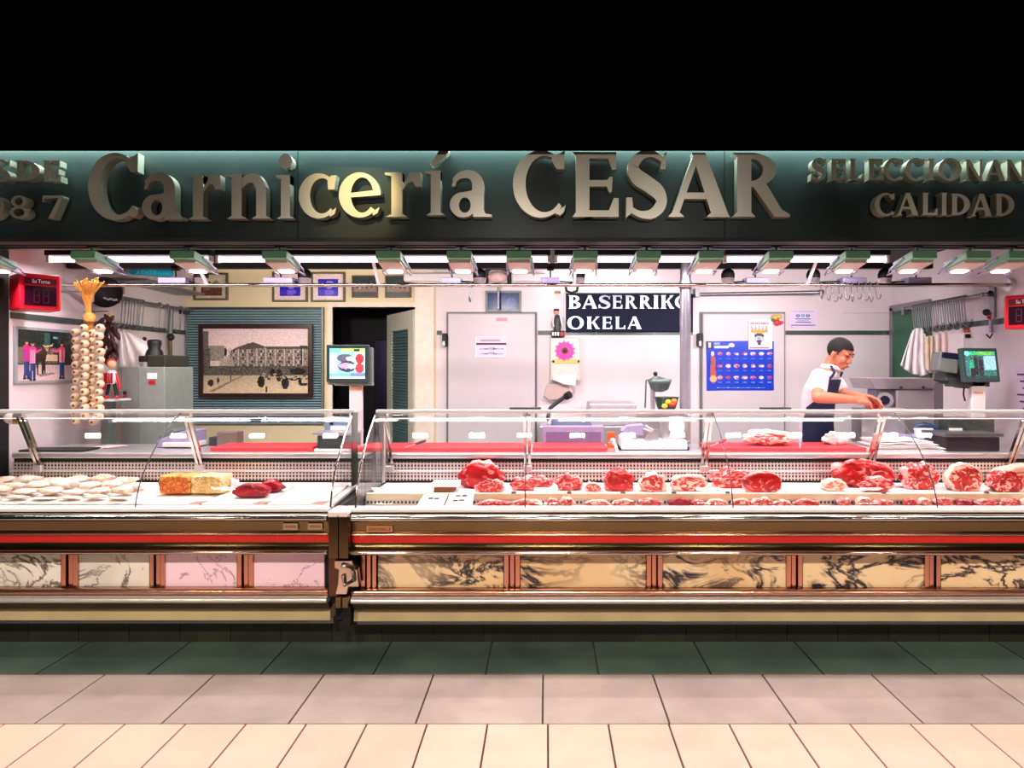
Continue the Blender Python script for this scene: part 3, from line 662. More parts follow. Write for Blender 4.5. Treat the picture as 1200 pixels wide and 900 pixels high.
# ------------------------------------------------------------------ refrigerated display cases
def half_round(y0, y1, d, bulge, o, n=8):
    """profile of a rounded rail between two pixel heights, bulging towards the customer"""
    za, zb = Z(y0, d), Z(y1, d); out = []
    for i in range(n + 1):
        a = math.pi * i / n; out.append((d + o - bulge * math.sin(a), (za + zb) / 2 + (za - zb) / 2 * math.cos(a)))
    return out + [(d + o + .03, zb), (d + o + .03, za)]
GP = [(4.40, 1.318), (4.33, 1.285), (4.22, 1.215), (4.11, 1.125), (4.01, 1.02), (3.945, .92), (3.915, .84), (3.905, .795)]  # curved front glass, depth and height
def display_case(xa, xb, o, label, panes, brackets, panels, name='refrigerated_display_case'):
    t = thing(name, ((xa + xb) / 2, 4.4 + o, .12), label, 'display case')
    def ex(nm, prof, m, sm=False, a=xa, b=xb, bev=0): return MB().extr([(d + o, z) for d, z in prof], a, b, sm).build(nm, m, t, bevel=bev)
    def hr(nm, y0, y1, d, bulge, m): return MB().extr(half_round(y0, y1, d, bulge, o), xa, xb, True).build(nm, m, t)
    def slab(nm, y0, d0, y1, d1, m): return ex(nm, [(d0, Z(y0, d0)), (d1, Z(y1, d1)), (d1 + .05, Z(y1, d1)), (d0 + .05, Z(y0, d0))], m)
    ex('front_sill', [(3.865, .803), (3.865, .785), (3.972, .785), (3.972, .803)], M_white, bev=.004)
    hr('upper_bumper', 602, 611.5, 3.86, .045, M_chrome)
    slab('upper_panel', 611.5, 3.852, 625, 3.868, M_chrome_olive_refl)
    hr('thin_rail', 624.5, 628.5, 3.86, .014, M_chrome_salmon_refl)
    slab('red_strip', 628.5, 3.856, 636, 3.860, M_red_strip)
    slab('middle_panel', 636, 3.86, 643.5, 3.874, M_chrome_olive_refl)
    hr('lower_bumper', 643.5, 650.5, 3.86, .035, M_chrome)
    ex('panel_backing', [(3.925, .57), (3.925, .33), (3.95, .33), (3.95, .57)], M_dark)
    hr('bottom_rail', 690, 697.5, 3.865, .028, M_chrome_salmon_refl)
    hr('foot_bumper', 698, 707, 3.86, .045, mat('chrome_highlight', (226, 228, 230), .3, .7))  # highlight along the foot bumper put into a paler chrome colour
    slab('base_panel', 707, 3.85, 714.5, 3.88, M_chrome_salmon_refl)
    ex('kick_strip', [(3.895, Z(715, 3.89)), (3.885, Z(728, 3.885)), (3.99, Z(729, 3.885)), (3.99, Z(714, 3.89))], M_kick)
    # body shell behind the front rails, and the back of the case under the worktop
    MB().box(xa + .002, xb - .002, 3.95 + o, 4.62 + o, .12, .775).box(xa + .002, xb - .002, 4.64 + o, 5.1 + o, .12, .99).build('body', M_steel_d, t)
    # marble panels and mullions between them
    for (a, b, m) in panels:
        MB().box(X(a, 3.9), X(b, 3.9), 3.90 + o, 3.922 + o, Z(691, 3.9), Z(650, 3.9)).build('marble_panel', m, t, bevel=.003)
    ends = [panels[i][1] for i in range(len(panels) - 1)]; nxt = [panels[i + 1][0] for i in range(len(panels) - 1)]
    for a, b in zip(ends, nxt):
        w = (b - a)
        for k in (0, 1, 2):
            MB().box(X(a + w * (k / 3 + .03), 3.89), X(a + w * ((k + 1) / 3 - .03), 3.89), 3.885 + o + (.012 if k == 1 else 0), 3.92 + o, Z(691, 3.89), Z(650, 3.89)).build('mullion', M_chrome_salmon_refl, t, bevel=.004)
    # inside: perforated back riser, shelf lip
    MB().box(xa + .01, xb - .01, 4.605 + o, 4.615 + o, Z(551, 4.6), Z(542, 4.6)).build('riser_upper', M_perf, t)
    MB().box(xa + .01, xb - .01, 4.575 + o, 4.61 + o, Z(553.5, 4.58), Z(551, 4.58)).build('riser_lip', M_steel, t, bevel=.003)
    MB().box(xa + .01, xb - .01, 4.60 + o, 4.61 + o, Z(563, 4.6), Z(554, 4.6)).build('riser_lower', M_perf, t)
    MB().box(xa + .01, xb - .01, 4.617 + o, 4.63 + o, .79, .990).build('riser_back', M_dark, t)
    # top rail, lamp strip under it, curved glass panes, brackets
    MB().box(xa, xb, 4.385 + o, 4.425 + o, 1.315, 1.335).build('top_rail', M_white, t, bevel=.005)
    MB().box(xa + .03, xb - .03, 4.43 + o, 4.445 + o, 1.273, 1.278).build('lamp_strip', mat('case_lamp_glow', (255, 225, 230), .5, emit=1.0, emit_c=(255, 222, 230)), t)
    for (a, b) in panes:
        prof = [(d + o, z) for d, z in GP] + [(d + o + .008, z - .004) for d, z in reversed(GP)]
        MB().extr(prof, a + .003, b - .003, True).build('glass_pane', M_glass, t)
    for xj in [p[1] for p in panes[:-1]]:
        MB().tube([(xj, d + o - .001, z) for d, z in GP], .0035, n=5).build('pane_joint', M_greyd, t)
    for xr in brackets:
        for s in (-1, 1):
            MB().prism([(xr + s * .014 - .009, 4.41 + o, 1.30), (xr + s * .014 + .009, 4.41 + o, 1.30), (xr + s * .014 + .009, 4.59 + o, .935), (xr + s * .014 - .009, 4.59 + o, .935)], (0, .022, .012)).build('bracket', M_chrome, t)
        MB().box(xr - .03, xr + .03, 4.565 + o, 4.60 + o, .905, .95).build('bracket_foot', M_steel, t, bevel=.005)
        MB().box(xr - .028, xr + .028, 4.40 + o, 4.44 + o, 1.285, 1.312).build('bracket_head', M_steel, t, bevel=.005)
    return t
LXA, LXB, RXA, RXB = -3.62, -1.235, -1.095, 3.48
LO = .015
case_l = display_case(LXA, LXB, LO, 'chrome display case with pale and pink-lit marble panels and white trays', [(LXA, -2.36), (-2.36, LXB)], [-3.42, -2.335],
    [(-104, -27, M_marble_pale), (-8, 69, M_marble_pale), (90, 173, M_marble_pale), (192, 276, M_marble_pink_lit), (296, 379, M_marble_pink_lit)])
case_r = display_case(RXA, RXB, 0.0, 'chrome display case with golden black-veined marble panels full of red meat', [(RXA, -.12), (-.12, 1.07), (1.07, 2.24), (2.24, RXB)], [-1.05, -.125, 1.06, 2.18, 3.12],
    [(443, 590, M_marble_gold), (610, 757, M_marble_gold), (777, 921, M_marble_gold), (941, 1083, M_marble_gold), (1103, 1222, M_marble_gold)])
# left end mullion of the golden case
for k in range(3): MB().box(X(423 + 6.5 * k, 3.89), X(428 + 6.5 * k, 3.89), 3.885, 3.92, Z(691, 3.89), Z(650, 3.89)).build('mullion', M_chrome_salmon_refl, case_r, bevel=.004)
# decks
MB().extr([(3.97 + LO, .785), (3.97 + LO, .797), (4.6 + LO, .832), (4.6 + LO, .815)], LXA + .02, LXB - .02).build('deck', M_white, case_l)
MB().box(RXA + .02, RXB - .02, 4.09, 4.6, .815, .832).build('deck', M_white, case_r)
MB().box(RXA + .02, RXB - .02, 4.068, 4.09, .8155, .858).build('deck_lip', mat('cream_deck_lip', (236, 214, 190), .4), case_r, bevel=.006)
MB().box(RXA + .02, RXB - .02, 4.072, 4.085, .787, .8155).build('step_riser', M_perf, case_r)
MB().box(RXA + .02, RXB - .02, 3.96, 4.072, .776, .787).build('front_step', M_steel, case_r)
for px in (602, 667, 730, 790, 853, 1036, 1157):
    MB().lathe((X(px, 4.07), 4.079, .858), [(.016, 0), (.014, .006), (.006, .01), (0, .01)], 12).build('lip_clip', M_greyd, case_r)
# end panes and posts where the two cases meet
def end_pane(x, o, parent):
    pts = [(x, d + o, z) for d, z in GP] + [(x, 4.6 + o, .80), (x, 4.6 + o, 1.318)]
    MB().prism(pts, (.008, 0, 0)).build('end_glass', M_glass, parent)
    MB().tube([(x + .004, d + o, z) for d, z in GP], .006, n=6).build('end_edge', M_chrome, parent)
end_pane(LXB - .008, LO, case_l); end_pane(RXA, 0, case_r)
MB().box(LXB - .022, LXB - .010, 4.40, 4.52, .84, 1.315).build('end_post', mat('dark_green_post', (44, 58, 40), .3, .4), case_l, bevel=.003)
MB().box(RXA + .03, RXA + .045, 4.42, 4.46, .86, 1.315).build('end_post', M_steel, case_r, bevel=.003)
# maker's plates on the fronts
MB().box(X(430, 3.85), X(460, 3.85), 3.846, 3.856, Z(623.5, 3.85), Z(616.5, 3.85)).build('maker_plate', mat('copper_plate', (214, 148, 110), .4, .3), case_r)
text_part('maker_plate_text', 'EXKOMELLE', (X(432, 3.845), 3.8445, Z(622.3, 3.845)), (1, 0, 0), (0, 0, 1), .019, M_black, case_r, width=X(458, 3.845) - X(432, 3.845))
for a, b in ((331, 348), (360, 377)):
    pl = MB().box(X(a, 3.85), X(b, 3.85), 3.860, 3.872, Z(621.5, 3.85), Z(613.5, 3.85)).build('info_plate', mat('olive_plate', (168, 156, 120), .4, .3), case_l)
    MB().box(X(a + 2, 3.85), X(b - 2, 3.85), 3.8585, 3.8602, Z(618.8, 3.85), Z(616.2, 3.85)).build('info_print', mat('brown_print', (150, 92, 66), .5), pl)
# joint post and latch between the two cases
jp = thing('case_joint_post', (X(398, 3.8), 3.8, Z(715, 3.8)), 'chrome double post with latch joining the two display cases', 'post')
for a, b in ((385, 396.2), (397, 408)):
    MB().box(X(a, 3.79), X(b, 3.79), 3.79, 3.95, Z(655, 3.79), Z(603, 3.79)).build('post_cover', M_chrome_olive_refl, jp, bevel=.006)
    MB().box(X(a, 3.80) - .001, X(b, 3.80) + .001, 3.785, 3.96, Z(606, 3.79), Z(599.5, 3.79)).build('post_lit_top', M_white, jp, bevel=.006)  # white piece stands for the light on top of the post
MB().box(LXB + .003, RXA - .003, 3.87, 3.94, Z(700, 3.85), Z(650, 3.85)).build('post_back', mat('bronze_steel', (96, 74, 58), .3, .9), jp)
MB().prism([P(392, 657, 3.80), P(412, 657, 3.80), P(418, 668, 3.80), P(420, 688, 3.80), P(408, 688, 3.80), P(406, 697, 3.80), P(393, 697, 3.80), P(396, 684, 3.80), P(397, 668, 3.80), P(392, 666, 3.80)], (0, .06, 0)).build('latch', M_chrome, jp, bevel=.004)
MB().tube([P(400, 662, 3.79), P(412, 666, 3.785), P(415, 680, 3.785), P(404, 686, 3.79), P(402, 674, 3.79)], .012, n=8).build('latch_lever', M_chrome, jp)
for a, b in ((393, 399.8), (400.8, 408)): MB().box(X(a, 3.79), X(b, 3.79), 3.785, 3.86, Z(713, 3.79), Z(699, 3.79)).build('latch_foot', M_chrome_olive_refl, jp, bevel=.005)
MB().box(X(403, 3.85), X(410, 3.85), 3.86, 3.95, 0.14, Z(711, 3.85)).build('post_foot', M_black, jp)
# tiled plinth
pl = struct(MB().box(-4.2, 4.0, 4.012, 4.19, -.01, .125).build('baseboard_front', M_grout))
w = 59.3 * 4.0 / FPX; x = X(33, 4.0) - 5 * w; first = None
while x < 3.9:
    if first is None: first = MB().box(x + .002, x + w - .002, 4.0, 4.013, .002, .122).build('plinth_tile', M_plinth, pl); x_ref = x
    else:
        c = first.copy(); COL.objects.link(c); c.location.x += x - x_ref
    x += w
# meat lights under the top rails
area_light('case_lamp_light', ((LXA + LXB) / 2, 4.455, 1.262), (2.2, .015), 4, (1, .86, .9), ((LXA + LXB) / 2, 4.25, .8))
area_light('case_lamp_light', ((RXA + RXB) / 2, 4.44, 1.262), (4.4, .015), 14, (1, .80, .82), ((RXA + RXB) / 2, 4.25, .8))
# worktops on the back of the cases
for xa, xb, o, lab in ((LXA, LXB, LO, 'stainless steel worktop behind the case with pale marble panels'), (RXA, RXB, 0, 'stainless steel worktop behind the meat case with golden marble panels')):
    t = thing('worktop', ((xa + xb) / 2, 4.8, .992), lab, 'worktop')
    MB().box(xa + .005, xb - .005, 4.6 + o, 5.15 + o, .993, 1.031).build('top', M_steel, t, bevel=.008)
WT = 1.0315

# ------------------------------------------------------------------ meat
MEAT_A = meat_mat('beef_bright', (206, 14, 26), (150, 6, 14), (240, 150, 146), .22, .93, 4.5)
MEAT_B = meat_mat('beef_marbled', (212, 34, 42), (160, 12, 22), (246, 172, 166), .62, .90, 5.5)
MEAT_C = meat_mat('beef_pale_fat', (214, 50, 52), (176, 22, 28), (248, 196, 180), .72, .78, 4.5)
MEAT_D = meat_mat('beef_dark', (176, 10, 34), (120, 6, 22), (220, 90, 104), .1, 1.0, 4.0)
MEAT_E = meat_mat('fat_cap', (226, 118, 108), (214, 80, 74), (246, 204, 184), .95, .72, 3.0)
MEAT_P = meat_mat('pale_tripe', (240, 222, 206), (222, 178, 140), (246, 236, 228), .7, .97, 2.6, .4)
MEAT_O = meat_mat('orange_terrine', (226, 104, 26), (196, 66, 16), (246, 178, 90), .55, .99, 9.0, .45)
MEAT_Y = meat_mat('yellow_terrine', (236, 186, 110), (214, 150, 80), (250, 224, 170), .7, .99, 9.0, .45)
def blob(name, px0, px1, py0, py1, d, thick, seed, material, label, cat='meat', group=None, cut=.45, flat=.75, lump=.34, freq=2.0, rot=0.0, ridges=0, zb=None, sub=4):
    """a piece of meat between two pixel columns and rows at depth d: lumpy, flat underneath, with a cut face in front"""
    bm = bmesh.new(); bmesh.ops.create_icosphere(bm, subdivisions=sub, radius=1.0)
    off = Vector((seed * 3.1, seed * 7.7, seed * 1.9)); R = Matrix.Rotation(rot, 3, 'Y')
    for v in bm.verts:
        u = v.co.normalized()
        k = 1 + lump * mnoise.fractal(u * freq + off, 1.0, 2.0, 4)
        w = u * k
        if ridges: w.z *= 1 + .10 * math.sin(w.x * ridges * 3.1 + seed); w.y *= 1 + .06 * math.sin(w.x * ridges * 3.1 + seed + 1)
        if w.y < -cut: w.y = -cut + (w.y + cut) * .12 + .03 * mnoise.noise(u * 5 + off)
        if w.z < -flat: w.z = -flat + (w.z + flat) * .05
        v.co = R @ w
    xs = [v.co.x for v in bm.verts]; ys = [v.co.y for v in bm.verts]; zs_ = [v.co.z for v in bm.verts]
    xa, xb = X(px0, d), X(px1, d); za = zb if zb is not None else Z(py1, d); zt = Z(py0, d)
    org = Vector(((xa + xb) / 2, d, za))
    for v in bm.verts:
        v.co = Vector(((v.co.x - min(xs)) / (max(xs) - min(xs)) * (xb - xa) + xa, (v.co.y - min(ys)) / (max(ys) - min(ys)) * thick + d - thick * .35, (v.co.z - min(zs_)) / (max(zs_) - min(zs_)) * (zt - za) + za)) - org
    me = bpy.data.meshes.new(name); bm.to_mesh(me); bm.free()
    me.polygons.foreach_set('use_smooth', [True] * len(me.polygons))
    o = link_mesh(name, me, material, None, org)
    return tag(o, label, cat, group)
DZ = .833
for k, (a, b, t, bt, d, th, m, lab, kw) in enumerate((
    (536, 594, 538, 577, 4.42, .2, MEAT_A, 'large round bright red beef joint with fat rim at the end of the row', dict(cut=.3)),
    (556, 592, 560, 578, 4.24, .1, MEAT_B, 'pinkish marbled slice leaning against the large round beef joint', dict(cut=.35)),
    (597, 649, 556, 578, 4.34, .16, MEAT_B, 'wide marbled beef rib piece beside the large round joint', dict(ridges=3)),
    (648, 684, 554, 578, 4.34, .15, MEAT_B, 'tall marbled beef lump between two flat rib pieces', dict(cut=.5)),
    (685, 705, 564, 578, 4.28, .1, MEAT_C, 'small pale beef offcut beside the round red steak', dict(ridges=3)),
    (706, 746, 547, 578, 4.32, .16, MEAT_A, 'round red beef steak cut with thin pale rim', dict(cut=.25)),
    (747, 781, 553, 578, 4.30, .15, MEAT_C, 'red beef round wrapped in thick cream fat', dict(cut=.25)),
    (784, 829, 555, 577, 4.32, .16, MEAT_C, 'flat red loin piece with a white fat cap', dict(cut=.3)),
    (830, 884, 546, 577, 4.42, .15, MEAT_B, 'big streaky marbled rib joint', dict(ridges=2, lump=.3)),
    (868, 915, 551, 577, 4.24, .14, MEAT_A, 'smooth bright red rump piece beside the empty white board', dict(cut=.35, lump=.12)),
    (960, 992, 560, 577, 4.30, .11, MEAT_E, 'small fatty cream-coloured piece beside the empty white board', dict()),
    (972, 1048, 537, 566, 4.45, .16, MEAT_A, 'very large dark red joint piled behind the fatty pieces', dict(cut=.4)),
    (1004, 1046, 557, 577, 4.26, .12, MEAT_B, 'red and white marbled slab under the very large joint', dict(cut=.4)),
    (1055, 1098, 540, 576, 4.38, .18, MEAT_B, 'red joint with pink sinewy top beside the ringed rib eye', dict(cut=.3)),
    (1105, 1149, 541, 577, 4.32, .16, MEAT_C, 'rib eye joint with white fat rings', dict(cut=.2, lump=.15)),
    (1154, 1196, 549, 577, 4.28, .16, MEAT_B, 'marbled rib joint in front of the pale fat slab', dict(cut=.25)),
    (1158, 1230, 542, 566, 4.46, .16, MEAT_E, 'broad pale fat slab lying behind the marbled rib joint', dict(lump=.15)),
    (1200, 1240, 556, 577, 4.26, .14, MEAT_A, 'red beef cut at the far end of the pale fat slab', dict()))):
    blob('beef_joint', a, b, t, bt, d, th, k + 1, m, lab, zb=DZ, **kw)
FRONT = [(557, 600, MEAT_B, 'long rib strip'), (598, 636, MEAT_C, 'rib strip'), (640, 656, MEAT_B, 'a'), (655, 674, MEAT_C, 'a'), (684, 716, MEAT_C, 'a'), (716, 746, MEAT_C, 'a'), (748, 778, MEAT_B, 'a'), (782, 811, MEAT_D, 'a'), (810, 826, MEAT_B, 'a'),
         (828, 853, MEAT_C, 'a'), (856, 882, MEAT_C, 'a'), (880, 908, MEAT_C, 'a'), (906, 928, MEAT_C, 'a'), (928, 962, MEAT_B, 'a'), (980, 997, MEAT_B, 'a'), (1003, 1022, MEAT_C, 'a'), (1022, 1048, MEAT_B, 'a'), (1058, 1074, MEAT_A, 'a'), (1075, 1092, MEAT_C, 'a'),
         (1094, 1118, MEAT_B, 'a'), (1120, 1141, MEAT_D, 'a'), (1142, 1170, MEAT_B, 'a'), (1172, 1196, MEAT_B, 'a'), (1196, 1224, MEAT_C, 'a')]
for k, (a, b, m, _) in enumerate(FRONT):
    h = 13 + (k * 5 % 4)
    col = {'beef_marbled': 'marbled red and white', 'beef_pale_fat': 'pale pink fatty', 'beef_dark': 'dark crimson', 'beef_bright': 'bright red lean'}[m.name]
    blob('small_cut', a, b, 598 - h, 598, 4.012, .07, 40 + k, m, col + ' small meat cut on the front step of the case', 'meat', 'small %s cuts on the front step' % col, ridges=2, zb=.7875, cut=.6, sub=3, lump=.3)
# price cards standing on the front step
def card(pts, label, lines):
    a, b, c, d_ = [Vector(p) for p in pts]                       # top left, top right, bottom right, bottom left
    t = thing('price_card', (d_ + c) / 2, label, 'price card')
    n = (b - a).cross(d_ - a).normalized(); n = n if n.y < 0 else -n
    MB().prism([a, b, c, d_], -n * .004).build('card', M_paper, t)
    for (u0, v0, u1, v1) in lines:
        q = lambda u, v: a + (b - a) * u + (d_ - a) * v + n * .001
        MB().prism([q(u0, v0), q(u1, v0), q(u1, v1), q(u0, v1)], n * .0008).build('print', M_greyd, t)
card((P(497, 579, 4.06), P(525, 579, 4.06), P(519, 594.3, 3.985), P(487, 594.3, 3.985)), 'white price card with one line of print on the front step', [(.3, .28, .5, .38), (.55, .30, .75, .40)])
card((P(528, 577, 4.06), P(556, 577, 4.06), P(553, 594.3, 3.985), P(520.5, 594.3, 3.985)), 'white price card with two lines of print beside the meat', [(.28, .2, .48, .28), (.55, .18, .75, .28), (.25, .52, .45, .6), (.5, .5, .72, .58)])
tb = thing('brown_carton', P(520, 580, 4.25), 'small brown carton with white lid behind the price cards', 'box')
MB().box(X(509, 4.22), X(532, 4.22), 4.2, 4.34, DZ, Z(570, 4.22)).build('tray', mat('brown_card', (120, 60, 34), .6), tb, bevel=.004)
MB().box(X(505, 4.22), X(537, 4.22), 4.19, 4.35, Z(570, 4.22), Z(566.5, 4.22)).build('lid', M_paper, tb, bevel=.003)
tag(MB().box(X(916, 4.3), X(962, 4.3), 4.12, 4.5, .8325, .842).build('white_board', M_white, bevel=.004), 'empty white board between the red rump piece and the fatty piece', 'board')
# ---------------- left case: paper, pale tripe rolls, terrines, red cuts, trays
def ldz(d): return .797 + (.832 - .797) * (d - 3.985) / .63
sheet = MB(); xa, xb = X(-60, 4.0), X(165, 4.0); n = 24
vs = [((xa + (xb - xa) * i / n), 4.01 + .56 * j / 8, ldz(4.01 + .56 * j / 8) + .006 + .006 * mnoise.noise(Vector((i * .6, j * .8, 3)))) for j in range(9) for i in range(n + 1)]
vs2 = [(a, b, c - .003) for a, b, c in vs]; fs = []
for j in range(8):
    for i in range(n):
        q = (j * (n + 1) + i, j * (n + 1) + i + 1, (j + 1) * (n + 1) + i + 1, (j + 1) * (n + 1) + i); fs.append(q)
sheet.add(vs, fs, True); tag(sheet.build('paper_sheet', M_paper), 'white paper sheet spread under the pale meat rolls', 'paper')
sheet_o = bpy.data.objects['paper_sheet']; sm = sheet_o.modifiers.new('thick', 'SOLIDIFY'); sm.thickness = .002
TR = []
for r_, (d, t0, th, pxs) in enumerate(((4.47, 556, .16, (-46, -14, 14, 44, 74, 104, 132)), (4.32, 562, .14, (-34, -4, 28, 58, 90, 118, 142)), (4.18, 570, .13, (-44, -16, 12, 44, 72, 102, 128)), (4.078, 580, .085, (-30, 2, 34, 66, 96, 126)))):
    for q, px in enumerate(pxs): TR.append((px, pxs[q + 1] - .5 if q + 1 < len(pxs) else px + 27, t0 + (q * 3 + r_) % 5, 0, d, th, .35 * math.sin(q * 2.1 + r_)))
for k, (a, b, t, bt, d, th, rot) in enumerate(TR):
    blob('tripe_roll', a, b, t, bt, d, th, 80 + k, MEAT_P, 'pale cream roll of tripe heaped on the white paper sheet', 'meat', 'pale tripe rolls on the paper sheet', cut=.9, lump=.3, rot=rot, zb=ldz(d + .65 * th) + .019, sub=3)
def terrine(a, b, t, bt, d, th, m, label, seed):
    bm = bmesh.new(); bmesh.ops.create_cube(bm, size=2.0); bmesh.ops.subdivide_edges(bm, edges=bm.edges[:], cuts=9, use_grid_fill=True)
    xa, xb, za, zt = X(a, d), X(b, d), ldz(d + th) + .012, Z(t, d); org = Vector(((xa + xb) / 2, d, za))
    for v in bm.verts:
        u = v.co.copy(); k = 1 + .05 * mnoise.fractal(u * 2.2 + Vector((seed, seed, 0)), 1, 2, 3)
        l = max(abs(u.x), abs(u.y), abs(u.z)); rr = u.normalized() * 1.25; u = u * .8 + rr * .2 if l > 0 else u
        v.co = Vector((max(-1, min(1, u.x * k)) * (xb - xa) / 2, u.y * k * th / 2 + th * .3, max(0, u.z * k + 1) * (zt - za) / 2))
    me = bpy.data.meshes.new('terrine_block'); bm.to_mesh(me); bm.free(); me.polygons.foreach_set('use_smooth', [True] * len(me.polygons))
    return tag(link_mesh('terrine_block', me, m, None, org), label, 'terrine')
terrine(189, 226, 557, 582, 4.22, .16, MEAT_O, 'orange chunky terrine block beside the yellow one', 1)
terrine(226.8, 262, 557, 582, 4.22, .16, MEAT_Y, 'yellow speckled terrine block beside the orange one', 2)
tag(MB().cyl(P(270.5, 566, 4.30), P(280, 566, 4.32), .03, .02, n=12).build('wrapping_end', M_paper), 'white twisted wrapping end sticking out of the yellow terrine', 'wrapping')
blob('red_cut', 274, 318, 566, 580, 4.16, .12, 101, MEAT_D, 'dark red glossy meat slice lying on the white tray', cut=.3, lump=.12, zb=ldz(4.24) + .012)
blob('red_cut', 303, 334, 561, 577, 4.29, .12, 102, MEAT_D, 'pinkish red meat cut behind the dark red slice', cut=.6, zb=ldz(4.37) + .012)
for k, (a, b, lab) in enumerate(((178, 243, 'white tray under the orange and yellow terrines'), (246, 318, 'white tray under the dark red slice'), (322, 386, 'empty white tray at the end of the left case'))):
    d0, d1 = 4.0, 4.5; t = thing('white_tray', (X((a + b) / 2, 4.2), 4.2, ldz(4.2)), lab, 'tray')
    p = [(X(a, 4.1), d0, ldz(d0) + .003), (X(b, 4.1), d0, ldz(d0) + .003), (X(b, 4.1) , d1, ldz(d1) + .003), (X(a, 4.1), d1, ldz(d1) + .003)]
    MB().prism(p, (0, 0, .007)).build('sheet', M_paper, t, bevel=.002)
    lx = X(b - 14, 4.0)
    c = MB(); c.prism([(lx - .04, 4.0, ldz(4.0) + .0105), (lx + .03, 4.0, ldz(4.0) + .0105), (lx + .05, 4.05, ldz(4.05) + .012), (lx - .02, 4.05, ldz(4.05) + .012)], (0, 0, .002)); c.build('printed_label', mat('red_print_label', (206, 128, 118), .6, var=.4, scale=90), t)

# ------------------------------------------------------------------ things on the worktops
def board(a, b, d0, d1, label, h=.03):
    tag(MB().box(X(a, d0), X(b, d0), d0, d1, WT, WT + h).build('cutting_board', M_redboard, bevel=.006), label, 'cutting board')
board(246, 366, 4.68, 4.98, 'red cutting board behind the white trays of the left case')
board(420, 614, 4.66, 4.98, 'long red cutting board with a knife lying on its edge')
board(624, 712, 4.66, 4.98, 'short red cutting board beside the slicing machine')
board(832, 1016, 4.66, 5.0, 'red cutting board holding the roast and the wrapped meat')
BT = WT + .031
def knife(p, q, label, hm, blade=.6):
    p, q = Vector(p), Vector(q); t = thing('knife', (p + q) / 2 - Vector((0, 0, .006)), label, 'knife')
    m = p + (q - p) * (1 - blade)
    MB().tube([p, p + (m - p) * .5, m], [.009, .011, .008], n=8).build('handle', hm, t)
    s = (q - m).cross(Vector((0, 0, 1))).normalized() * .012
    if s.length < 1e-4: s = Vector((.012, 0, 0))
    MB().prism([m - s * .7, m + s * .7, q + s * .2, q - s * .6], (0, 0, .0015)).build('blade', M_steel, t)
    return t
knife((X(496, 4.72), 4.80, BT + .03), (X(476, 4.68), 4.64, BT + .002), 'knife with dark handle lying on the long red board', M_greyd, .5)
knife((X(852, 4.72), 4.76, BT + .04), (X(830, 4.7), 4.68, BT + .003), 'knife with red handle propped on the board beside the roast', M_red, .6)
knife((X(943, 4.72), 4.80, BT + .05), (X(935, 4.68), 4.645, BT - .004), 'knife with grey handle standing between roast and wrapped meat', M_lilac, .5)
blob('roast_joint', 868, 933, 503, 528, 4.80, .2, 120, meat_mat('roast_meat', (222, 70, 76), (196, 34, 44), (252, 222, 206), .95, .74, 3.6), 'large beef roast with white fat cap on the red board', cut=.5, zb=BT, rot=.15)
blob('wrapped_meat', 962, 996, 505, 524, 4.85, .14, 121, mat('clear_wrap_white', (236, 222, 222), .15, var=.35, scale=30), 'meat parcel wrapped in white film on the red board', 'parcel', lump=.35, zb=BT)
# open stack of wrapping paper
ps = thing('paper_stack', (X(1065, 4.75), 4.8, WT), 'thick stack of white wrapping paper with curling edges', 'paper')
rnd = random.Random(4)
for k in range(9):
    m = MB(); x0, x1 = X(1026 + rnd.uniform(-3, 4), 4.7), X(1108 - 22 * (k / 8) + rnd.uniform(-4, 4), 4.7); y0, y1 = 4.64 + rnd.uniform(0, .03), 4.96; vs = []
    nx, ny = 12, 4
    for j in range(ny + 1):
        for i in range(nx + 1):
            vs.append((x0 + (x1 - x0) * i / nx, y0 + (y1 - y0) * j / ny, WT + .004 + k * .0085 + (.010 * mnoise.noise(Vector((i * .35, j * .5, k * .7))) + .004) * (k / 8)))
    m.add(vs, [(j * (nx + 1) + i, j * (nx + 1) + i + 1, (j + 1) * (nx + 1) + i + 1, (j + 1) * (nx + 1) + i) for j in range(ny) for i in range(nx)], True)
    o = m.build('sheet', M_paper, ps); sd = o.modifiers.new('t', 'SOLIDIFY'); sd.thickness = .004
# weighing scales with screens on poles
def screen_canvas_left():
    c = Canvas(54, 42, (150, 226, 228)); c.rect(0, 0, 1, .14, (120, 225, 215)); c.rect(.34, 0, 1, .13, (182, 226, 130)); c.rect(.68, .02, .86, .1, (20, 40, 30))
    c.rect(.0, .14, .2, .9, (190, 240, 244)); c.ell(.44, .32, .24, .14, (96, 96, 112)); c.ell(.5, .6, .26, .18, (60, 70, 90)); c.ell(.46, .58, .2, .1, (196, 160, 196)); c.ell(.6, .34, .14, .07, (200, 226, 234))
    c.ell(.62, .6, .1, .08, (210, 236, 242)); c.rect(.71, .14, .99, .84, (226, 196, 200)); c.ell(.85, .34, .12, .16, (170, 60, 70)); c.ell(.85, .66, .12, .16, (190, 70, 74)); c.rect(0, .84, 1, .94, (110, 190, 210)); c.rect(.6, .82, 1, .95, (110, 140, 216))
    c.rect(0, .94, 1, 1, (230, 246, 246)); return c.noise(9, 3)
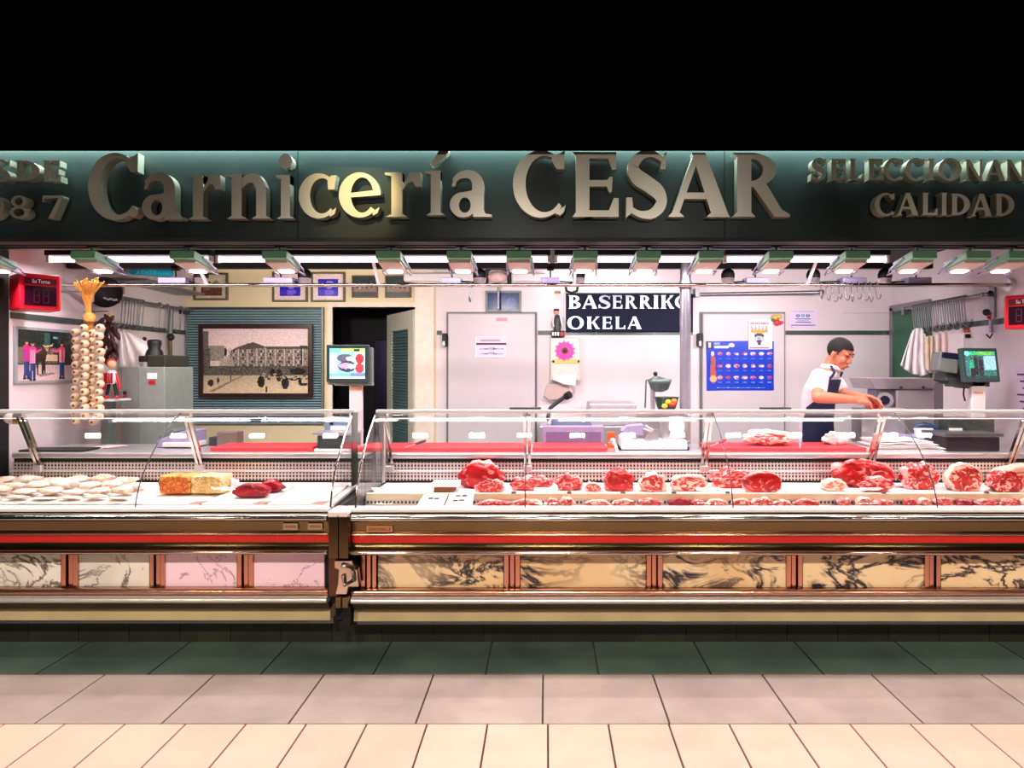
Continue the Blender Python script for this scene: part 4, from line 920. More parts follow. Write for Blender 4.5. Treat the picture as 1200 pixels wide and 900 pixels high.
def screen_canvas_right():
    c = Canvas(54, 42, (40, 110, 100)); c.rect(0, 0, 1, .14, (40, 190, 130)); c.ell(.08, .08, .08, .08, (120, 250, 210)); c.rect(.35, .04, .95, .12, (120, 190, 40)); c.rect(.62, .16, 1, .7, (150, 200, 214)); c.rect(0, .16, .62, 1, (54, 108, 112))
    for x, y, w, h, col in ((.2, .3, .07, .6, (20, 150, 110)), (.34, .22, .06, .66, (24, 26, 34)), (.5, .3, .08, .6, (30, 30, 32)), (.22, .62, .08, .36, (16, 20, 24))): c.rect(x - w, y, x + w, y + h, col)
    c.ell(.22, .24, .05, .07, (90, 90, 80)); c.ell(.34, .2, .05, .07, (60, 60, 60)); c.ell(.5, .27, .05, .07, (60, 52, 50)); c.rect(0, .9, 1, 1, (20, 60, 60)); return c.noise(26, 5)
def monitor(parent, c, w, h, yaw, cv, pitch=0.0):
    R = Matrix.Rotation(yaw, 3, 'Z') @ Matrix.Rotation(pitch, 3, 'X'); c = Vector(c)
    fr = MB().obox(c, (w, .035, h), R).build('screen_frame', mat('dark_green_grey_plastic', (48, 70, 66), .35), parent, bevel=.006)
    print_mesh('screen', cv, c + R @ Vector((-w * .42, -.0185, h * .40)), R @ Vector((w * .84, 0, 0)), R @ Vector((0, 0, -h * .80)), M_screen, fr)
    return R
t = thing('counter_scale', (X(400, 4.8), 4.82, WT), 'weighing scale with bright teal screen on a white pole above the left case', 'scale')
MB().box(X(368, 4.68), X(409, 4.68), 4.68, 4.98, WT, WT + .018).build('base_plate', M_white, t, bevel=.004)
MB().box(X(371, 4.68), X(411, 4.68), 4.69, 4.97, WT + .018, Z(510, 4.7)).build('scale_body', M_greyd, t, bevel=.006)
MB().box(X(366, 4.69), X(413, 4.69), 4.685, 4.98, Z(510, 4.7), Z(507, 4.7)).build('weighing_plate', M_steel, t, bevel=.003)
hd = MB().box(X(381, 4.9), X(408, 4.9), 4.88, 5.02, Z(507, 4.9), Z(489, 4.9)).build('printer_head', mat('blue_grey_plastic', (122, 142, 172), .35), t, bevel=.008)
MB().box(X(387, 4.87), X(405, 4.87), 4.874, 4.882, Z(504, 4.87), Z(499, 4.87)).build('label_slot', M_white, hd)
MB().box(X(386, 4.87), X(390, 4.87), 4.872, 4.882, Z(498, 4.87), Z(491, 4.87)).build('button_bar', M_navy, hd)
MB().box(X(410, 4.95), X(425, 4.95), 4.93, 4.97, WT, Z(447, 4.95)).build('pole', M_white, t, bevel=.006)
MB().box(X(411, 4.925), X(424, 4.925), 4.924, 4.931, Z(457, 4.93), Z(453, 4.93)).build('brand_sticker', mat('orange_sticker', (238, 170, 130), .5), t)
monitor(t, P(408, 426, 4.9), 50 * 4.9 / FPX, 44 * 4.9 / FPX, math.radians(-3), screen_canvas_left())
R_ = Matrix.Rotation(math.radians(-3), 3, 'Z')
MB().obox(P(411, 429, 4.95), (.33, .05, .27), R_).build('screen_back', M_grey, t, bevel=.01)
MB().box(X(392, 4.9), X(436, 4.9), 4.9, 4.96, Z(452, 4.9), Z(448, 4.9)).build('keyboard_ledge', M_grey, t, bevel=.004)

t = thing('counter_scale', (X(1140, 4.8), 4.82, WT), 'weighing scale with dark video screen on a pole beside the paper stack', 'scale')
MB().box(X(1109, 4.68), X(1172, 4.68), 4.68, 4.965, WT, Z(512, 4.68)).build('scale_body', mat('dark_brown_plastic', (42, 34, 40), .35), t, bevel=.008)
MB().box(X(1107, 4.68), X(1176, 4.68), 4.675, 4.975, Z(512, 4.68), Z(508, 4.68)).build('weighing_plate', M_steel_d, t, bevel=.003)
ub = MB().box(X(1112, 4.92), X(1166, 4.92), 4.92, 5.06, Z(508, 4.9), Z(490, 4.9)).build('display_unit', mat('dark_olive_plastic', (62, 68, 62), .35), t, bevel=.01)
MB().box(X(1112, 4.92), X(1127, 4.92), 4.912, 4.922, Z(506, 4.9), Z(502, 4.9)).build('display_label', M_paper, ub)
MB().box(X(1137, 5.0), X(1153, 5.0), 4.98, 5.03, Z(508, 5.0), Z(447, 5.0)).build('pole', M_white, t, bevel=.006)
MB().box(X(1142, 4.975), X(1152, 4.975), 4.974, 4.981, Z(461, 5), Z(459, 5)).build('brand_sticker', mat('orange_sticker', (238, 170, 130), .5), t)
monitor(t, P(1147, 428, 4.95), 50 * 4.95 / FPX, 40 * 4.95 / FPX, math.radians(12), screen_canvas_right(), math.radians(-8))
pr = MB().obox(P(1119, 436, 5.08), (.2, .16, .2), Matrix.Rotation(.3, 3, 'Y')).build('printer_head', M_greyd, t, bevel=.015)
MB().obox(P(1107, 425, 5.02), (.15, .12, .14), Matrix.Rotation(.15, 3, 'Y')).build('printer_cover', M_grey, pr, bevel=.01)
MB().obox(P(1112, 417, 5.0), (.15, .1, .04), Matrix.Rotation(.1, 3, 'Y')).build('printer_lid', M_navy, pr, bevel=.006)
MB().box(X(1112, 5.0), X(1158, 5.0), 4.98, 5.06, Z(453, 5.0), Z(447, 5.0)).build('keyboard_ledge', M_greyd, t, bevel=.004)
tag(MB().tube([P(1130, 452, 5.05), P(1129, 462, 5.06), P(1131, 470, 5.05)], .006).build('power_lead', M_black), 'short black lead hanging from the dark video screen', 'cable')
fw = thing('film_wrapper', (X(1090, 5.02), 5.05, WT), 'film wrapping machine with dark blue curved arm beside the paper stack', 'machine')
MB().box(X(1052, 5.02), X(1100, 5.02), 5.0, 5.12, WT, Z(510, 5.02)).build('body', M_lilac, fw, bevel=.01)
MB().tube([P(1070, 508, 5.04), P(1074, 500, 5.04), P(1082, 498, 5.04), P(1090, 501, 5.04), P(1097, 503, 5.04)], [.012, .018, .024, .03, .032], n=10).build('arm', mat('dark_blue_plastic', (40, 66, 100), .35), fw)
MB().cyl(P(1072, 507, 5.02), P(1092, 507, 5.02), .035, n=14).build('roll', M_white, fw)

# slicing machine
sl = thing('slicing_machine', (X(770, 4.85), 4.85, WT), 'white slicing machine with round blade cover in front of the chrome post', 'slicer')
prof = [(728, 527), (728, 514), (731, 512), (738, 514), (748, 517), (762, 518), (778, 517), (805, 516), (806, 527)]
MB().prism([P(a, b, 4.74) for a, b in prof], (0, .22, 0)).build('base', M_white, sl, bevel=.008)
MB().box(X(726, 4.75), X(808, 4.75), 4.76, 4.96, WT, WT + .02).build('foot', M_navy, sl)
MB().box(X(776, 4.86), X(809, 4.86), 4.84, 4.98, WT + .05, Z(490, 4.86)).build('motor_housing', M_steel, sl, bevel=.01)
MB().cyl(P(793, 500, 4.83), P(793, 500, 4.87), .078, n=28).build('blade_guard', M_steel, sl)
MB().cyl(P(793, 500, 4.815), P(793, 500, 4.832), .055, n=24).build('blade_hub', M_white, sl)
MB().prism([P(728, 505, 4.8), P(735, 499, 4.8), P(754, 497, 4.8), P(754, 510, 4.8), P(738, 509, 4.8)], (0, .1, 0)).build('carriage', M_lilac, sl, bevel=.006)
MB().cyl(P(755, 500, 4.8), P(764, 505, 4.8), .02, .014, n=10).build('knob', M_steel, sl)
MB().prism([P(756, 516, 4.8), P(772, 516, 4.8), P(772, 504, 4.8), P(765, 503, 4.8)], (0, .06, 0)).build('slice_plate', M_steel, sl)
vm = thing('vacuum_packer', (X(672, 5.05), 5.05, WT), 'lilac-grey vacuum packing machine with glass lid behind the short red board', 'machine')
MB().box(X(636, 5.0), X(708, 5.0), 5.0, 5.14, WT, Z(499, 5.0)).build('body', M_lilac, vm, bevel=.008)
MB().box(X(640, 4.99), X(704, 4.99), 4.992, 5.0, WT + .03, Z(506, 5.0)).build('front_panel', mat('lilac_dark', (130, 120, 164), .4, .3), vm)
MB().prism([P(645, 499, 5.02), P(694, 499, 5.02), P(690, 490, 5.1), P(648, 490, 5.1)], (0, .03, .0)).build('lid', mat('smoky_lid', (92, 98, 130), .15), vm, bevel=.004)
MB().cyl(P(642, 497, 5.0), P(647, 489, 5.06), .01).build('hinge_arm', M_steel, vm)
st = MB().prism([P(712, 500, 4.9), P(721, 500, 4.9), P(721, 518, 4.9), P(712, 518, 4.9)], (0, .05, 0)).build('orange_strip', mat('orange_tone', (238, 92, 30), .5), None, bevel=.004)  # upright strip of plain orange
tag(st, 'small orange strip standing between vacuum packer and slicing machine', 'box')
st.location.z -= st.location.z - WT if abs(st.location.z - WT) < .2 else 0
sv = thing('steel_server', (X(718, 4.68), 4.68, WT), 'steel meat tongs standing beside the slicing machine', 'tongs')
MB().tube([P(714, 519, 4.72), P(719, 517, 4.70), P(722, 524, 4.66), P(723, 531, 4.63)], .012, n=8).build('arm', M_steel, sv)
MB().sphere(P(718, 517, 4.71), .024).build('ball', M_steel, sv)
# dish with vegetables on a mixer stand behind
mx = thing('hand_mincer', P(770, 481, 5.5), 'steel hand mincer with grey hopper behind the slicing machine', 'mincer')
MB().cyl(P(765, 520, 5.5), P(765, 452, 5.5), .02, n=12).build('column', M_steel, mx)
MB().lathe(P(773, 452, 5.5), [(.03, -.05), (.07, -.03), (.09, .02), (.10, .05), (.03, .06), (0, .06)], 18).build('hopper', mat('grey_green_metal', (118, 138, 132), .35, .5), mx)
MB().sphere(P(768, 438, 5.5), .018).build('knob', M_black, mx)
MB().tube([P(756, 478, 5.5), P(757, 446, 5.5), P(768, 441, 5.5), P(780, 444, 5.5)], .007, n=6).build('crank', M_steel_d, mx)
MB().box(X(745, 5.5), X(800, 5.5), 5.42, 5.6, PLAT, Z(482, 5.5)).build('stand', M_steel, mx, bevel=.01)
bw = thing('green_bowl', P(781, 481, 5.38), 'dark green bowl holding coloured peppers on the mincer stand', 'bowl')
MB().lathe(P(781, 481, 5.3), [(.0, 0), (.06, 0), (.075, .03), (.095, .10), (.1, .105), (.088, .10), (.07, .03), (0, .02)], 22).build('bowl', mat('bowl_green', (52, 84, 72), .3), bw)
MB().lathe(P(781, 481, 5.3), [(.0, .0), (.0605, .0)], 10).build('bowl_foot', M_greyd, bw)
for px, py, c, nm in ((783, 471, (238, 206, 60), 'yellow'), (788, 474, (222, 60, 40), 'red'), (779, 476, (226, 200, 60), 'yellow'), (790, 470, (236, 130, 40), 'orange')):
    MB().sphere(P(px, py, 5.19), (.024, .02, .02)).build('pepper_motif', mat('motif_' + nm, c, .4), bw)

for a, b, lab in ((597, 634, 'flat black marker lying on the glass rail in front of the tap'), (890, 927, 'flat black marker lying on the glass rail below the blue chart')):
    k = thing('marker', (X((a + b) / 2, 4.405), 4.405, 1.336), lab, 'marker')
    MB().tube([(X(a, 4.405), 4.405, 1.3435), (X(a + (b - a) * .7, 4.405), 4.405, 1.3435)], .007, n=8).build('barrel', M_black, k)
    MB().tube([(X(a + (b - a) * .7, 4.405), 4.405, 1.3445), (X(b, 4.405), 4.405, 1.3445)], [.0085, .0075], n=8).build('cap', M_greyd, k)

# ------------------------------------------------------------------ back wall, cream side: pictures, shutter, door
rr_ = random.Random(11)
def pic_small(seed, kind):
    c = Canvas(30, 26, (214, 196, 176))
    if kind == 'brown':
        c.rect(.1, .1, .9, .9, (222, 206, 176)); c.rect(.16, .55, .86, .84, (104, 60, 44)); c.ell(.36, .45, .16, .2, (120, 110, 80)); c.ell(.66, .4, .12, .16, (150, 140, 110)); c.rect(.16, .84, .86, .9, (80, 40, 30))
    elif kind == 'blue':
        c.rect(0, 0, 1, 1, (240, 214, 214)); c.rect(.18, .2, .84, .86, (42, 30, 190)); c.ell(.54, .42, .14, .16, (150, 130, 240)); c.ell(.5, .7, .2, .1, (120, 90, 230)); c.rect(.2, .62, .4, .8, (70, 50, 210))
    else:
        c.rect(0, 0, 1, 1, (52, 56, 60)); c.rect(0, .5, 1, .75, (150, 120, 112)); 
        for k in range(9): c.ell(.08 + .1 * k, .45 + .1 * rr_.random(), .05, .09, [(190, 140, 124), (70, 70, 80), (196, 196, 190), (130, 80, 70)][k % 4])
        c.rect(0, .78, 1, 1, (70, 76, 76))
    return c.noise(8, seed)
def framed(a, b, t, bt, d, cv, label, fm=M_frame, bw=.02, mats=True, cat='picture'):
    o = thing('picture_frame', (X((a + b) / 2, d), d, Z(bt, d)), label, cat)
    x0, x1, z0, z1 = X(a, d), X(b, d), Z(bt, d), Z(t, d)
    fr = MB()
    fr.box(x0, x1, d - .03, d, z1 - bw, z1).box(x0, x1, d - .03, d, z0, z0 + bw).box(x0, x0 + bw, d - .03, d, z0 + bw, z1 - bw).box(x1 - bw, x1, d - .03, d, z0 + bw, z1 - bw)
    fr.build('frame', fm, o, bevel=.003)
    MB().box(x0 + bw, x1 - bw, d - .012, d - .002, z0 + bw, z1 - bw).build('mount', M_paper, o)
    k = (.14 if mats else 0.0) * (x1 - x0)
    print_mesh('photo_print', cv, (x0 + bw + k, d - .0135, z1 - bw - k * .8), (x1 - x0 - 2 * bw - 2 * k, 0, 0), (0, 0, -(z1 - z0 - 2 * bw - 1.6 * k)), M_photo, o)
    return o
framed(228, 268, 320, 352, BW, pic_small(1, 'brown'), 'small brown-toned picture in olive frame above the shutter', mats=False)
framed(320, 361, 319, 354, BW, pic_small(2, 'blue'), 'white-mounted blue photo partly behind a track spotlight', mats=False)
framed(365, 405, 319, 354, BW, pic_small(3, 'blue'), 'white-mounted blue photo in full view above the doorway corner', mats=False)
framed(413, 443, 323, 349, BW, pic_small(4, 'group'), 'unmounted group photo crossed by a white rail arm', bw=.012, mats=False)
framed(452, 482, 323, 349, BW, pic_small(5, 'group'), 'unmounted group photo half behind the white wall lamp', bw=.012, mats=False)
wl = thing('wall_lamp', (X(520, 6.95), 6.95, Z(331, 6.9)), 'long white wall lamp above the doorway and cold room door', 'lamp')
MB().box(X(473, 6.9), X(640, 6.9), 6.88, 6.99, Z(330, 6.9), Z(320, 6.9)).build('cover', M_white, wl, bevel=.02, seg=4)
area_light('wall_glow_light', (X(700, 6.85), 6.85, Z(325, 6.9)), (1.0, .05), 2.5, PINKW, (X(700, 6.85), 7.2, 2.4))  # light without a fixture, right of the lamp cover, brightens the wall
# roller shutter made of slats
sh = thing('roller_shutter', ((sx0 + sx1) / 2, BW, sz0), 'blue-grey roller shutter behind the big framed street photo', 'shutter')
MB().box(sx0, sx1, BW - .012, BW - .002, sz0, sz1).build('shutter_back', M_greyd, sh)
pitch = .0262; k = 0; s0 = None
while sz0 + (k + 1) * pitch <= sz1:
    if s0 is None: s0 = MB().extr([(BW - .012, sz0), (BW - .03, sz0 + .004), (BW - .036, sz0 + .010), (BW - .03, sz0 + .017), (BW - .012, sz0 + .020)], sx0 + .015, sx1 - .015).build('slat', M_shutter, sh)
    else:
        c = s0.copy(); COL.objects.link(c); c.location.z += k * pitch
    k += 1
for xx in (sx0, sx1 - .015): MB().box(xx, xx + .015, BW - .045, BW - .002, sz0, sz1).build('guide', M_grey, sh)
# framed old street photograph
c = Canvas(125, 76, (232, 206, 206)); rs = random.Random(3)
c.grad(0, .3, (226, 198, 206), (240, 214, 210))
c.rect(.05, .26, .2, .5, (150, 140, 132)); c.poly([(.22, .5), (.24, .38), (.3, .3), (.42, .23), (.48, .22), (.56, .27), (.7, .3), (1, .3), (1, .62), (.22, .62)], (138, 126, 118))
c.poly([(.28, .32), (.42, .23), (.48, .21), (.56, .26), (.62, .29), (.28, .34)], (84, 76, 72)); c.rect(.6, .28, 1, .31, (80, 74, 70))
for i in range(34):
    x = .24 + .022 * i
    for j in range(5):
        y = .33 + .055 * j + .02 * abs(.5 - x)
        c.rect(x, y, x + .009, y + .032, (56, 52, 52) if (i + j) % 3 else (196, 184, 174))
for i in range(0, 34, 4): c.rect(.24 + .022 * i, .32, .248 + .022 * i, .6, (206, 192, 182))
c.rect(.0, .04, .05, .3, (110, 104, 100)); c.rect(.0, .3, .06, .62, (96, 90, 86)); c.ell(.21, .36, .014, .07, (40, 38, 38)); c.poly([(.14, .6), (.16, .5), (.22, .44), (.28, .48), (.3, .58)], (178, 164, 152))
c.rect(.0, .58, 1, .72, (92, 86, 80)); c.noise(16, 2, (0, .3, 1, .74))
c.grad(.72, 1, (196, 178, 150), (222, 200, 166)); c.poly([(.05, .97), (.36, .73), (.38, .73), (.09, .98)], (140, 124, 104))
for x, y, w, h in ((.55, .82, .035, .09), (.72, .72, .03, .1), (.66, .68, .025, .06), (.78, .84, .035, .1), (.6, .94, .012, .05), (.14, .8, .01, .05), (.26, .76, .008, .04), (.07, .84, .03, .05), (.92, .8, .02, .05), (.86, .78, .05, .02), (.95, .86, .05, .02), (.9, .66, .08, .05)): c.ell(x, y, w, h, (40, 36, 34))
for k in range(26): c.ell(rs.uniform(.55, 1), rs.uniform(.7, .78), .018, .012, rs.choice([(60, 56, 52), (176, 162, 146), (110, 100, 92)]))
c.rect(.83, .18, .835, .4, (70, 64, 62)); c.rect(.92, .26, .99, .3, (50, 46, 46)); c.rect(.93, .3, .945, .55, (60, 56, 54)); c.noise(9, 8)
bp = framed(234, 367, 380, 466, BW - .05, c, 'large old black and white street photograph in a dark wooden frame', M_wood, .045, False)
for o in bp.children:
    if o.name.startswith('mount'): o.data.vertices  # keep
# white door standing ajar with louvres
h0 = Vector((X(487, BW) - .005, BW + .005, 0)); h1 = Vector((-1.787, 7.77, 0)); u = (h1 - h0).normalized(); nrm = Vector((u.y, -u.x, 0)); nrm = nrm if nrm.y < 0 else -nrm
dr = struct(thing('door_2', h0 + Vector((0, 0, PLAT)), 'white door with a teal louvre panel standing ajar', 'door')); del dr['category']
W_ = .9; zt = Z(361, BW) - .015
def dpt(s, z, off=0.0): return h0 + u * s + nrm * off + Vector((0, 0, z))
def dslab(s0, s1, z0, z1, off, th, nm, m, parent): return MB().prism([dpt(s0, z0, off), dpt(s1, z0, off), dpt(s1, z1, off), dpt(s0, z1, off)], -nrm * th).build(nm, m, parent)
Mdw = mat('door_white', (226, 222, 206), .45)
dslab(0, .17, PLAT + .01, zt, .02, .04, 'stile', Mdw, dr); dslab(.73, W_, PLAT + .01, zt, .02, .04, 'stile', Mdw, dr); dslab(.17, .73, zt - .19, zt, .02, .04, 'top_rail', Mdw, dr); dslab(.17, .73, PLAT + .01, .55, .02, .04, 'bottom_rail', Mdw, dr)
lv = None; z = .56
while z < zt - .2:
    if lv is None: lv = MB().prism([dpt(.17, z, .018), dpt(.73, z, .018), dpt(.73, z + .03, -.008), dpt(.17, z + .03, -.008)], (0, 0, .006)).build('louvre_slat', M_louver, dr); z_ref = z
    else:
        q = lv.copy(); COL.objects.link(q); q.location.z += z - z_ref
    z += .032
struct(MB().box(dx0 - .05, dx0, BW - .02, BW + .12, PLAT, dz + .05).box(dx0, dx1, BW - .02, BW + .12, dz, dz + .05).build('trim_5', mat('door_frame_cream', (240, 216, 196), .5)))

# ------------------------------------------------------------------ cold room doors and the things on the tiled wall
def cold_door(a, b, t, bt, n, label):
    d = BW; o = thing('cold_room_door', (X((a + b) / 2, d), d - .03, PLAT), label, 'door')
    MB().box(X(a, d), X(b, d), d - .07, d - .005, PLAT, Z(t, d)).build('door_leaf', M_door, o, bevel=.012)
    MB().box(X(a, d) - .02, X(b, d) + .02, d - .022, d - .002, PLAT, Z(t, d) + .02).build('gasket', M_gasket, o)
    hx = X(a, d) - .01
    MB().box(hx - .045, hx + .0, d - .1, d - .003, Z(406, d), Z(391, d)).build('latch', M_black, o, bevel=.008)
    MB().box(hx - .04, hx - .015, d - .115, d - .1, Z(406, d), Z(400, d)).build('latch_lever', M_steel, o, bevel=.004)
    return o
cd1 = cold_door(526, 627, 368, 500, 1, 'pale grey cold room door with a paper notice stuck on it')
cd2 = cold_door(822, 917, 368, 500, 2, 'pale grey cold room door carrying the blue meat chart')
MB().box(X(582, BW), X(595, BW), BW - .074, BW - .07, Z(377, BW), Z(373, BW)).build('maker_badge', mat('badge_red_grey', (196, 130, 140), .4), cd1)
c = Canvas(70, 50, (232, 208, 232)); c.rect(.14, .12, .8, .2, (170, 140, 150)); c.rect(.0, .28, 1, .38, (74, 8, 36)); c.rect(.1, .55, .9, .6, (110, 80, 150)); c.rect(.4, .5, .6, .62, (90, 60, 130)); c.rect(.14, .78, .88, .84, (110, 90, 150)); c.rect(.42, .72, .58, .84, (100, 74, 140))
for i in range(28): c.rect(.1 + i * .03, .5, .108 + i * .03, .9, (226, 202, 228))
tn = thing('paper_notice', P(576, 419, BW - .075), 'pinkish paper notice with dark maroon bar on the cold room door', 'notice')
MB().box(X(558, BW), X(593, BW), BW - .078, BW - .0715, Z(419, BW), Z(395, BW)).build('sheet', M_paper, tn)
print_mesh('print', c, P(558, 395, BW - .0785), (X(593, BW) - X(558, BW), 0, 0), (0, 0, -(Z(395, BW) - Z(419, BW))), M_print, tn)
# blue picture above the cold room door
c = Canvas(30, 20, (26, 50, 104)); c.ell(.75, .6, .16, .3, (60, 92, 150)); c.poly([(.6, 1), (.75, .3), (.95, 1)], (44, 72, 130)); c.noise(7, 6)
framed(569, 611, 341, 365.5, BW - .0, c, 'dark blue picture in grey frame above the cold room door', M_grey, .022, False)
# navy sign with raised letters
nv = thing('navy_sign', P(735, 389, BW - .04), 'navy sign board with raised silver letters BASERRIKO OKELA', 'sign')
MB().box(X(663, BW), X(811, BW), BW - .05, BW - .002, Z(389, BW), Z(345, BW)).build('board', M_navy, nv, bevel=.004)
Msl = mat('silver_letter', (206, 218, 236), .3, .6, var=.12, scale=14)
for ch, a, b, t, bt in (('B', 666, 681, 346, 361.5), ('A', 682, 700, 346, 361.5), ('S', 701, 716, 346, 361.5), ('E', 717, 729.5, 346, 361.5), ('R', 732, 747, 346, 361.5), ('R', 749, 764, 346, 361.5), ('I', 765, 772.5, 346, 361.5), ('K', 774, 790, 346, 361.5), ('O', 791, 809, 346, 361.5),
        ('O', 665, 684, 370.5, 386), ('K', 687, 703, 371, 385.5), ('E', 705, 717.5, 371, 385.5), ('L', 720, 733, 371, 385.5), ('A', 735, 752, 371, 385.5)):
    letter(ch, a, b, t, bt, BW - .07, .02, Msl, nv)
tag(MB().box(X(661, BW), X(797, BW), BW - .1, BW - .001, Z(344.5, BW), Z(335, BW)).build('wall_ledge', mat('pale_green_ledge', (226, 234, 228), .4), bevel=.006), 'pale ledge box on the wall right above the navy sign', 'ledge')
tag(MB().tube([P(663, 336, BW - .12), P(664, 341, BW - .13), P(670, 343.5, BW - .13), P(676, 341, BW - .13), P(677, 336, BW - .12)], .014, n=8).build('black_hook', M_black), 'thick black curved hook above the first letter of the navy sign', 'hook')
# figurine of a butcher on its little base
fg = thing('butcher_figurine', P(655, 395, BW - .06), 'small butcher figurine in dark apron on black and red base beside the sign', 'figurine')
fd = BW - .07
MB().box(X(646, fd), X(661.5, fd), fd - .04, fd + .06, Z(395, fd), Z(388, fd)).build('base', M_black, fg, bevel=.004)
MB().cyl(P(658.8, 391.5, fd - .045), P(658.8, 391.5, fd - .038), .020, n=16).build('red_emblem', M_red, fg)
for k in range(3): MB().box(X(647 + 3 * k, fd), X(649 + 3 * k, fd), fd - .043, fd - .039, Z(393.5, fd), Z(389.5, fd)).build('base_letter', M_paper, fg)
bm_ = MB(); bm_.lathe(P(653, 388, fd), [(.035, 0), (.038, .03), (.034, .08), (.036, .12), (.028, .155), (.012, .165), (.012, .18)], 14); bm_.build('body', M_greyd, fg)
for s in (-1, 1): MB().tube([P(653 + s * 3.4, 371, fd), P(653 + s * 5.5, 377, fd - .02), P(653 + s * 4.5, 383, fd - .03)], [.014, .012, .01], n=8).build('arm', M_white, fg)
MB().sphere(P(652, 366, fd), (.024, .024, .03)).build('head', mat('figurine_skin', (222, 160, 130), .5), fg)
MB().lathe(P(652, 364.5, fd), [(.026, 0), (.03, .01), (.024, .022), (0, .026)], 14).build('cap', M_wood, fg)
tag(MB().box(X(650, BW), X(657, BW), BW - .05, BW, Z(344, BW), Z(341, BW)).build('wall_bracket', mat('wood_bracket', (150, 110, 80), .5), bevel=.004), 'tiny wooden bracket on the wall above the figurine', 'bracket')
# paper towel dispenser with a gerbera picture
td = thing('towel_dispenser', P(663, 470, BW - .1), 'white paper towel dispenser with pink gerbera sticker and hanging towel', 'dispenser')
dd = BW - .12
MB().box(X(645, dd), X(680, dd), dd, BW - .002, Z(446, dd), Z(396, dd)).build('case', mat('dispenser_cream', (238, 216, 206), .35), td, bevel=.015, seg=3)
MB().box(X(647, dd), X(679, dd), dd - .012, dd, Z(426, dd), Z(421, dd)).build('bar', mat('yellow_bar', (222, 200, 120), .4), td, bevel=.003)
for px in (648.5, 678): MB().sphere(P(px, 423.5, dd - .013), .012).build('bar_end', M_black, td)
sheet = MB(); sheet.add([P(648, 440, dd - .01), P(676, 437, dd - .01), P(674, 452, dd - .06), P(660, 450, dd - .05), P(648, 445, dd - .05)], [(0, 1, 2, 3, 4)]); so = sheet.build('towel', M_paper, td); so.modifiers.new('s', 'SOLIDIFY').thickness = .004
fl_ = thing('gerbera_flower', P(662, 424, dd - .02), 'bright pink gerbera flower on the towel dispenser', 'flower')
Mpk = mat('gerbera_pink', (240, 60, 170), .5, var=.2); pet = None
for k in range(26):
    a = 2 * math.pi * k / 26; l = .11 if k % 2 else .095; cpt = P(662, 411, dd - .016 - (.006 if k % 2 else 0)); dv = Vector((math.cos(a), 0, math.sin(a))); sv_ = Vector((-math.sin(a), 0, math.cos(a)))
    MB().prism([cpt + dv * .02 - sv_ * .006, cpt + dv * l * .7 - sv_ * .013, cpt + dv * l, cpt + dv * l * .7 + sv_ * .013, cpt + dv * .02 + sv_ * .006], (0, -.003, 0)).build('petal', Mpk, fl_)
MB().sphere(P(662, 411, dd - .024), (.034, .012, .034)).build('flower_centre', mat('gerbera_centre', (120, 60, 30), .7, var=.4, scale=80), fl_)
MB().sphere(P(662, 411, dd - .032), (.016, .008, .016)).build('flower_eye', M_black, fl_)
# tap and soap unit beneath
sp = thing('soap_dispenser', P(650, 468, BW - .1), 'taupe soap dispenser below the paper towel dispenser', 'dispenser')
MB().prism([P(637, 464, BW - .1), P(641, 450, BW - .1), P(666, 448, BW - .1), P(672, 460, BW - .1), P(660, 468, BW - .1), P(643, 469, BW - .1)], (0, .09, 0)).build('body', mat('taupe_plastic', (196, 170, 164), .3), sp, bevel=.012)
fa = thing('tap', P(655, 486, 6.5), 'black ribbed tap hose rising behind the glass rail', 'tap')
MB().tube([P(641, 493, 6.5), P(645, 478, 6.5), P(655, 470, 6.48), P(665, 463, 6.46)], .02, n=10).build('hose', M_greyd, fa)
MB().cyl(P(663, 465, 6.45), P(668, 462, 6.42), .035, n=14).build('tap_head', M_dark, fa)
# steel sink cabinet along the back wall
sk = thing('back_counter', (X(760, 6.5), 6.6, PLAT), 'stainless steel back counter along the tiled wall', 'counter')
MB().box(X(632, 6.4), X(800, 6.4), 6.4, 6.985, PLAT, 1.06).build('cabinet', M_steel, sk, bevel=.01)
MB().box(X(690, 6.5), X(745, 6.5), 6.42, 6.9, 1.061, Z(472, 6.5)).build('sink_unit', mat('grey_lilac_tray', (196, 184, 190), .4, .3), sk, bevel=.02)
# blue meat chart and crown poster
c = Canvas(106, 78, (22, 60, 196)); rs = random.Random(8)
c.rect(0, 0, .09, .16, (24, 20, 60)); c.rect(.03, .03, .07, .13, (230, 220, 235)); c.rect(.115, .09, .33, .14, (200, 214, 250)); c.rect(.115, .03, .2, .06, (150, 170, 240)); c.ell(.37, .08, .045, .04, (244, 232, 190))
c.poly([(.09, .22), (.13, .34), (.14, .7), (.16, .8), (.1, .86), (.05, .78), (.06, .5), (.07, .3)], (190, 92, 72)); c.ell(.1, .76, .05, .07, (232, 186, 130)); c.ell(.09, .25, .025, .05, (226, 206, 226))
for r_, y in enumerate((.25, .5, .735)):
    for k in range(7):
        x = .2 + .123 * k; col = rs.choice([(238, 200, 216), (210, 130, 150), (244, 226, 236), (196, 76, 110), (226, 160, 160)])
        c.ell(x, y, .045 * rs.uniform(.7, 1.05), .035 * rs.uniform(.7, 1.2), col); c.ell(x + .012, y + .01, .022, .018, rs.choice([(170, 60, 90), (240, 230, 240), (216, 140, 140)]))
        for q in range(3): c.rect(x - .03 + .02 * q, y + .09, x - .018 + .02 * q, y + .105, (110, 150, 244))
for q in range(24): c.rect(.16 + .03 * q, .93, .18 + .03 * q, .945, (120, 160, 246) if q % 5 else (220, 230, 255))
c.noise(5, 1)
ch_ = thing('meat_chart', P(867, 457, BW - .075), 'blue meat cuts chart with rows of small pictures on cold room door', 'poster')
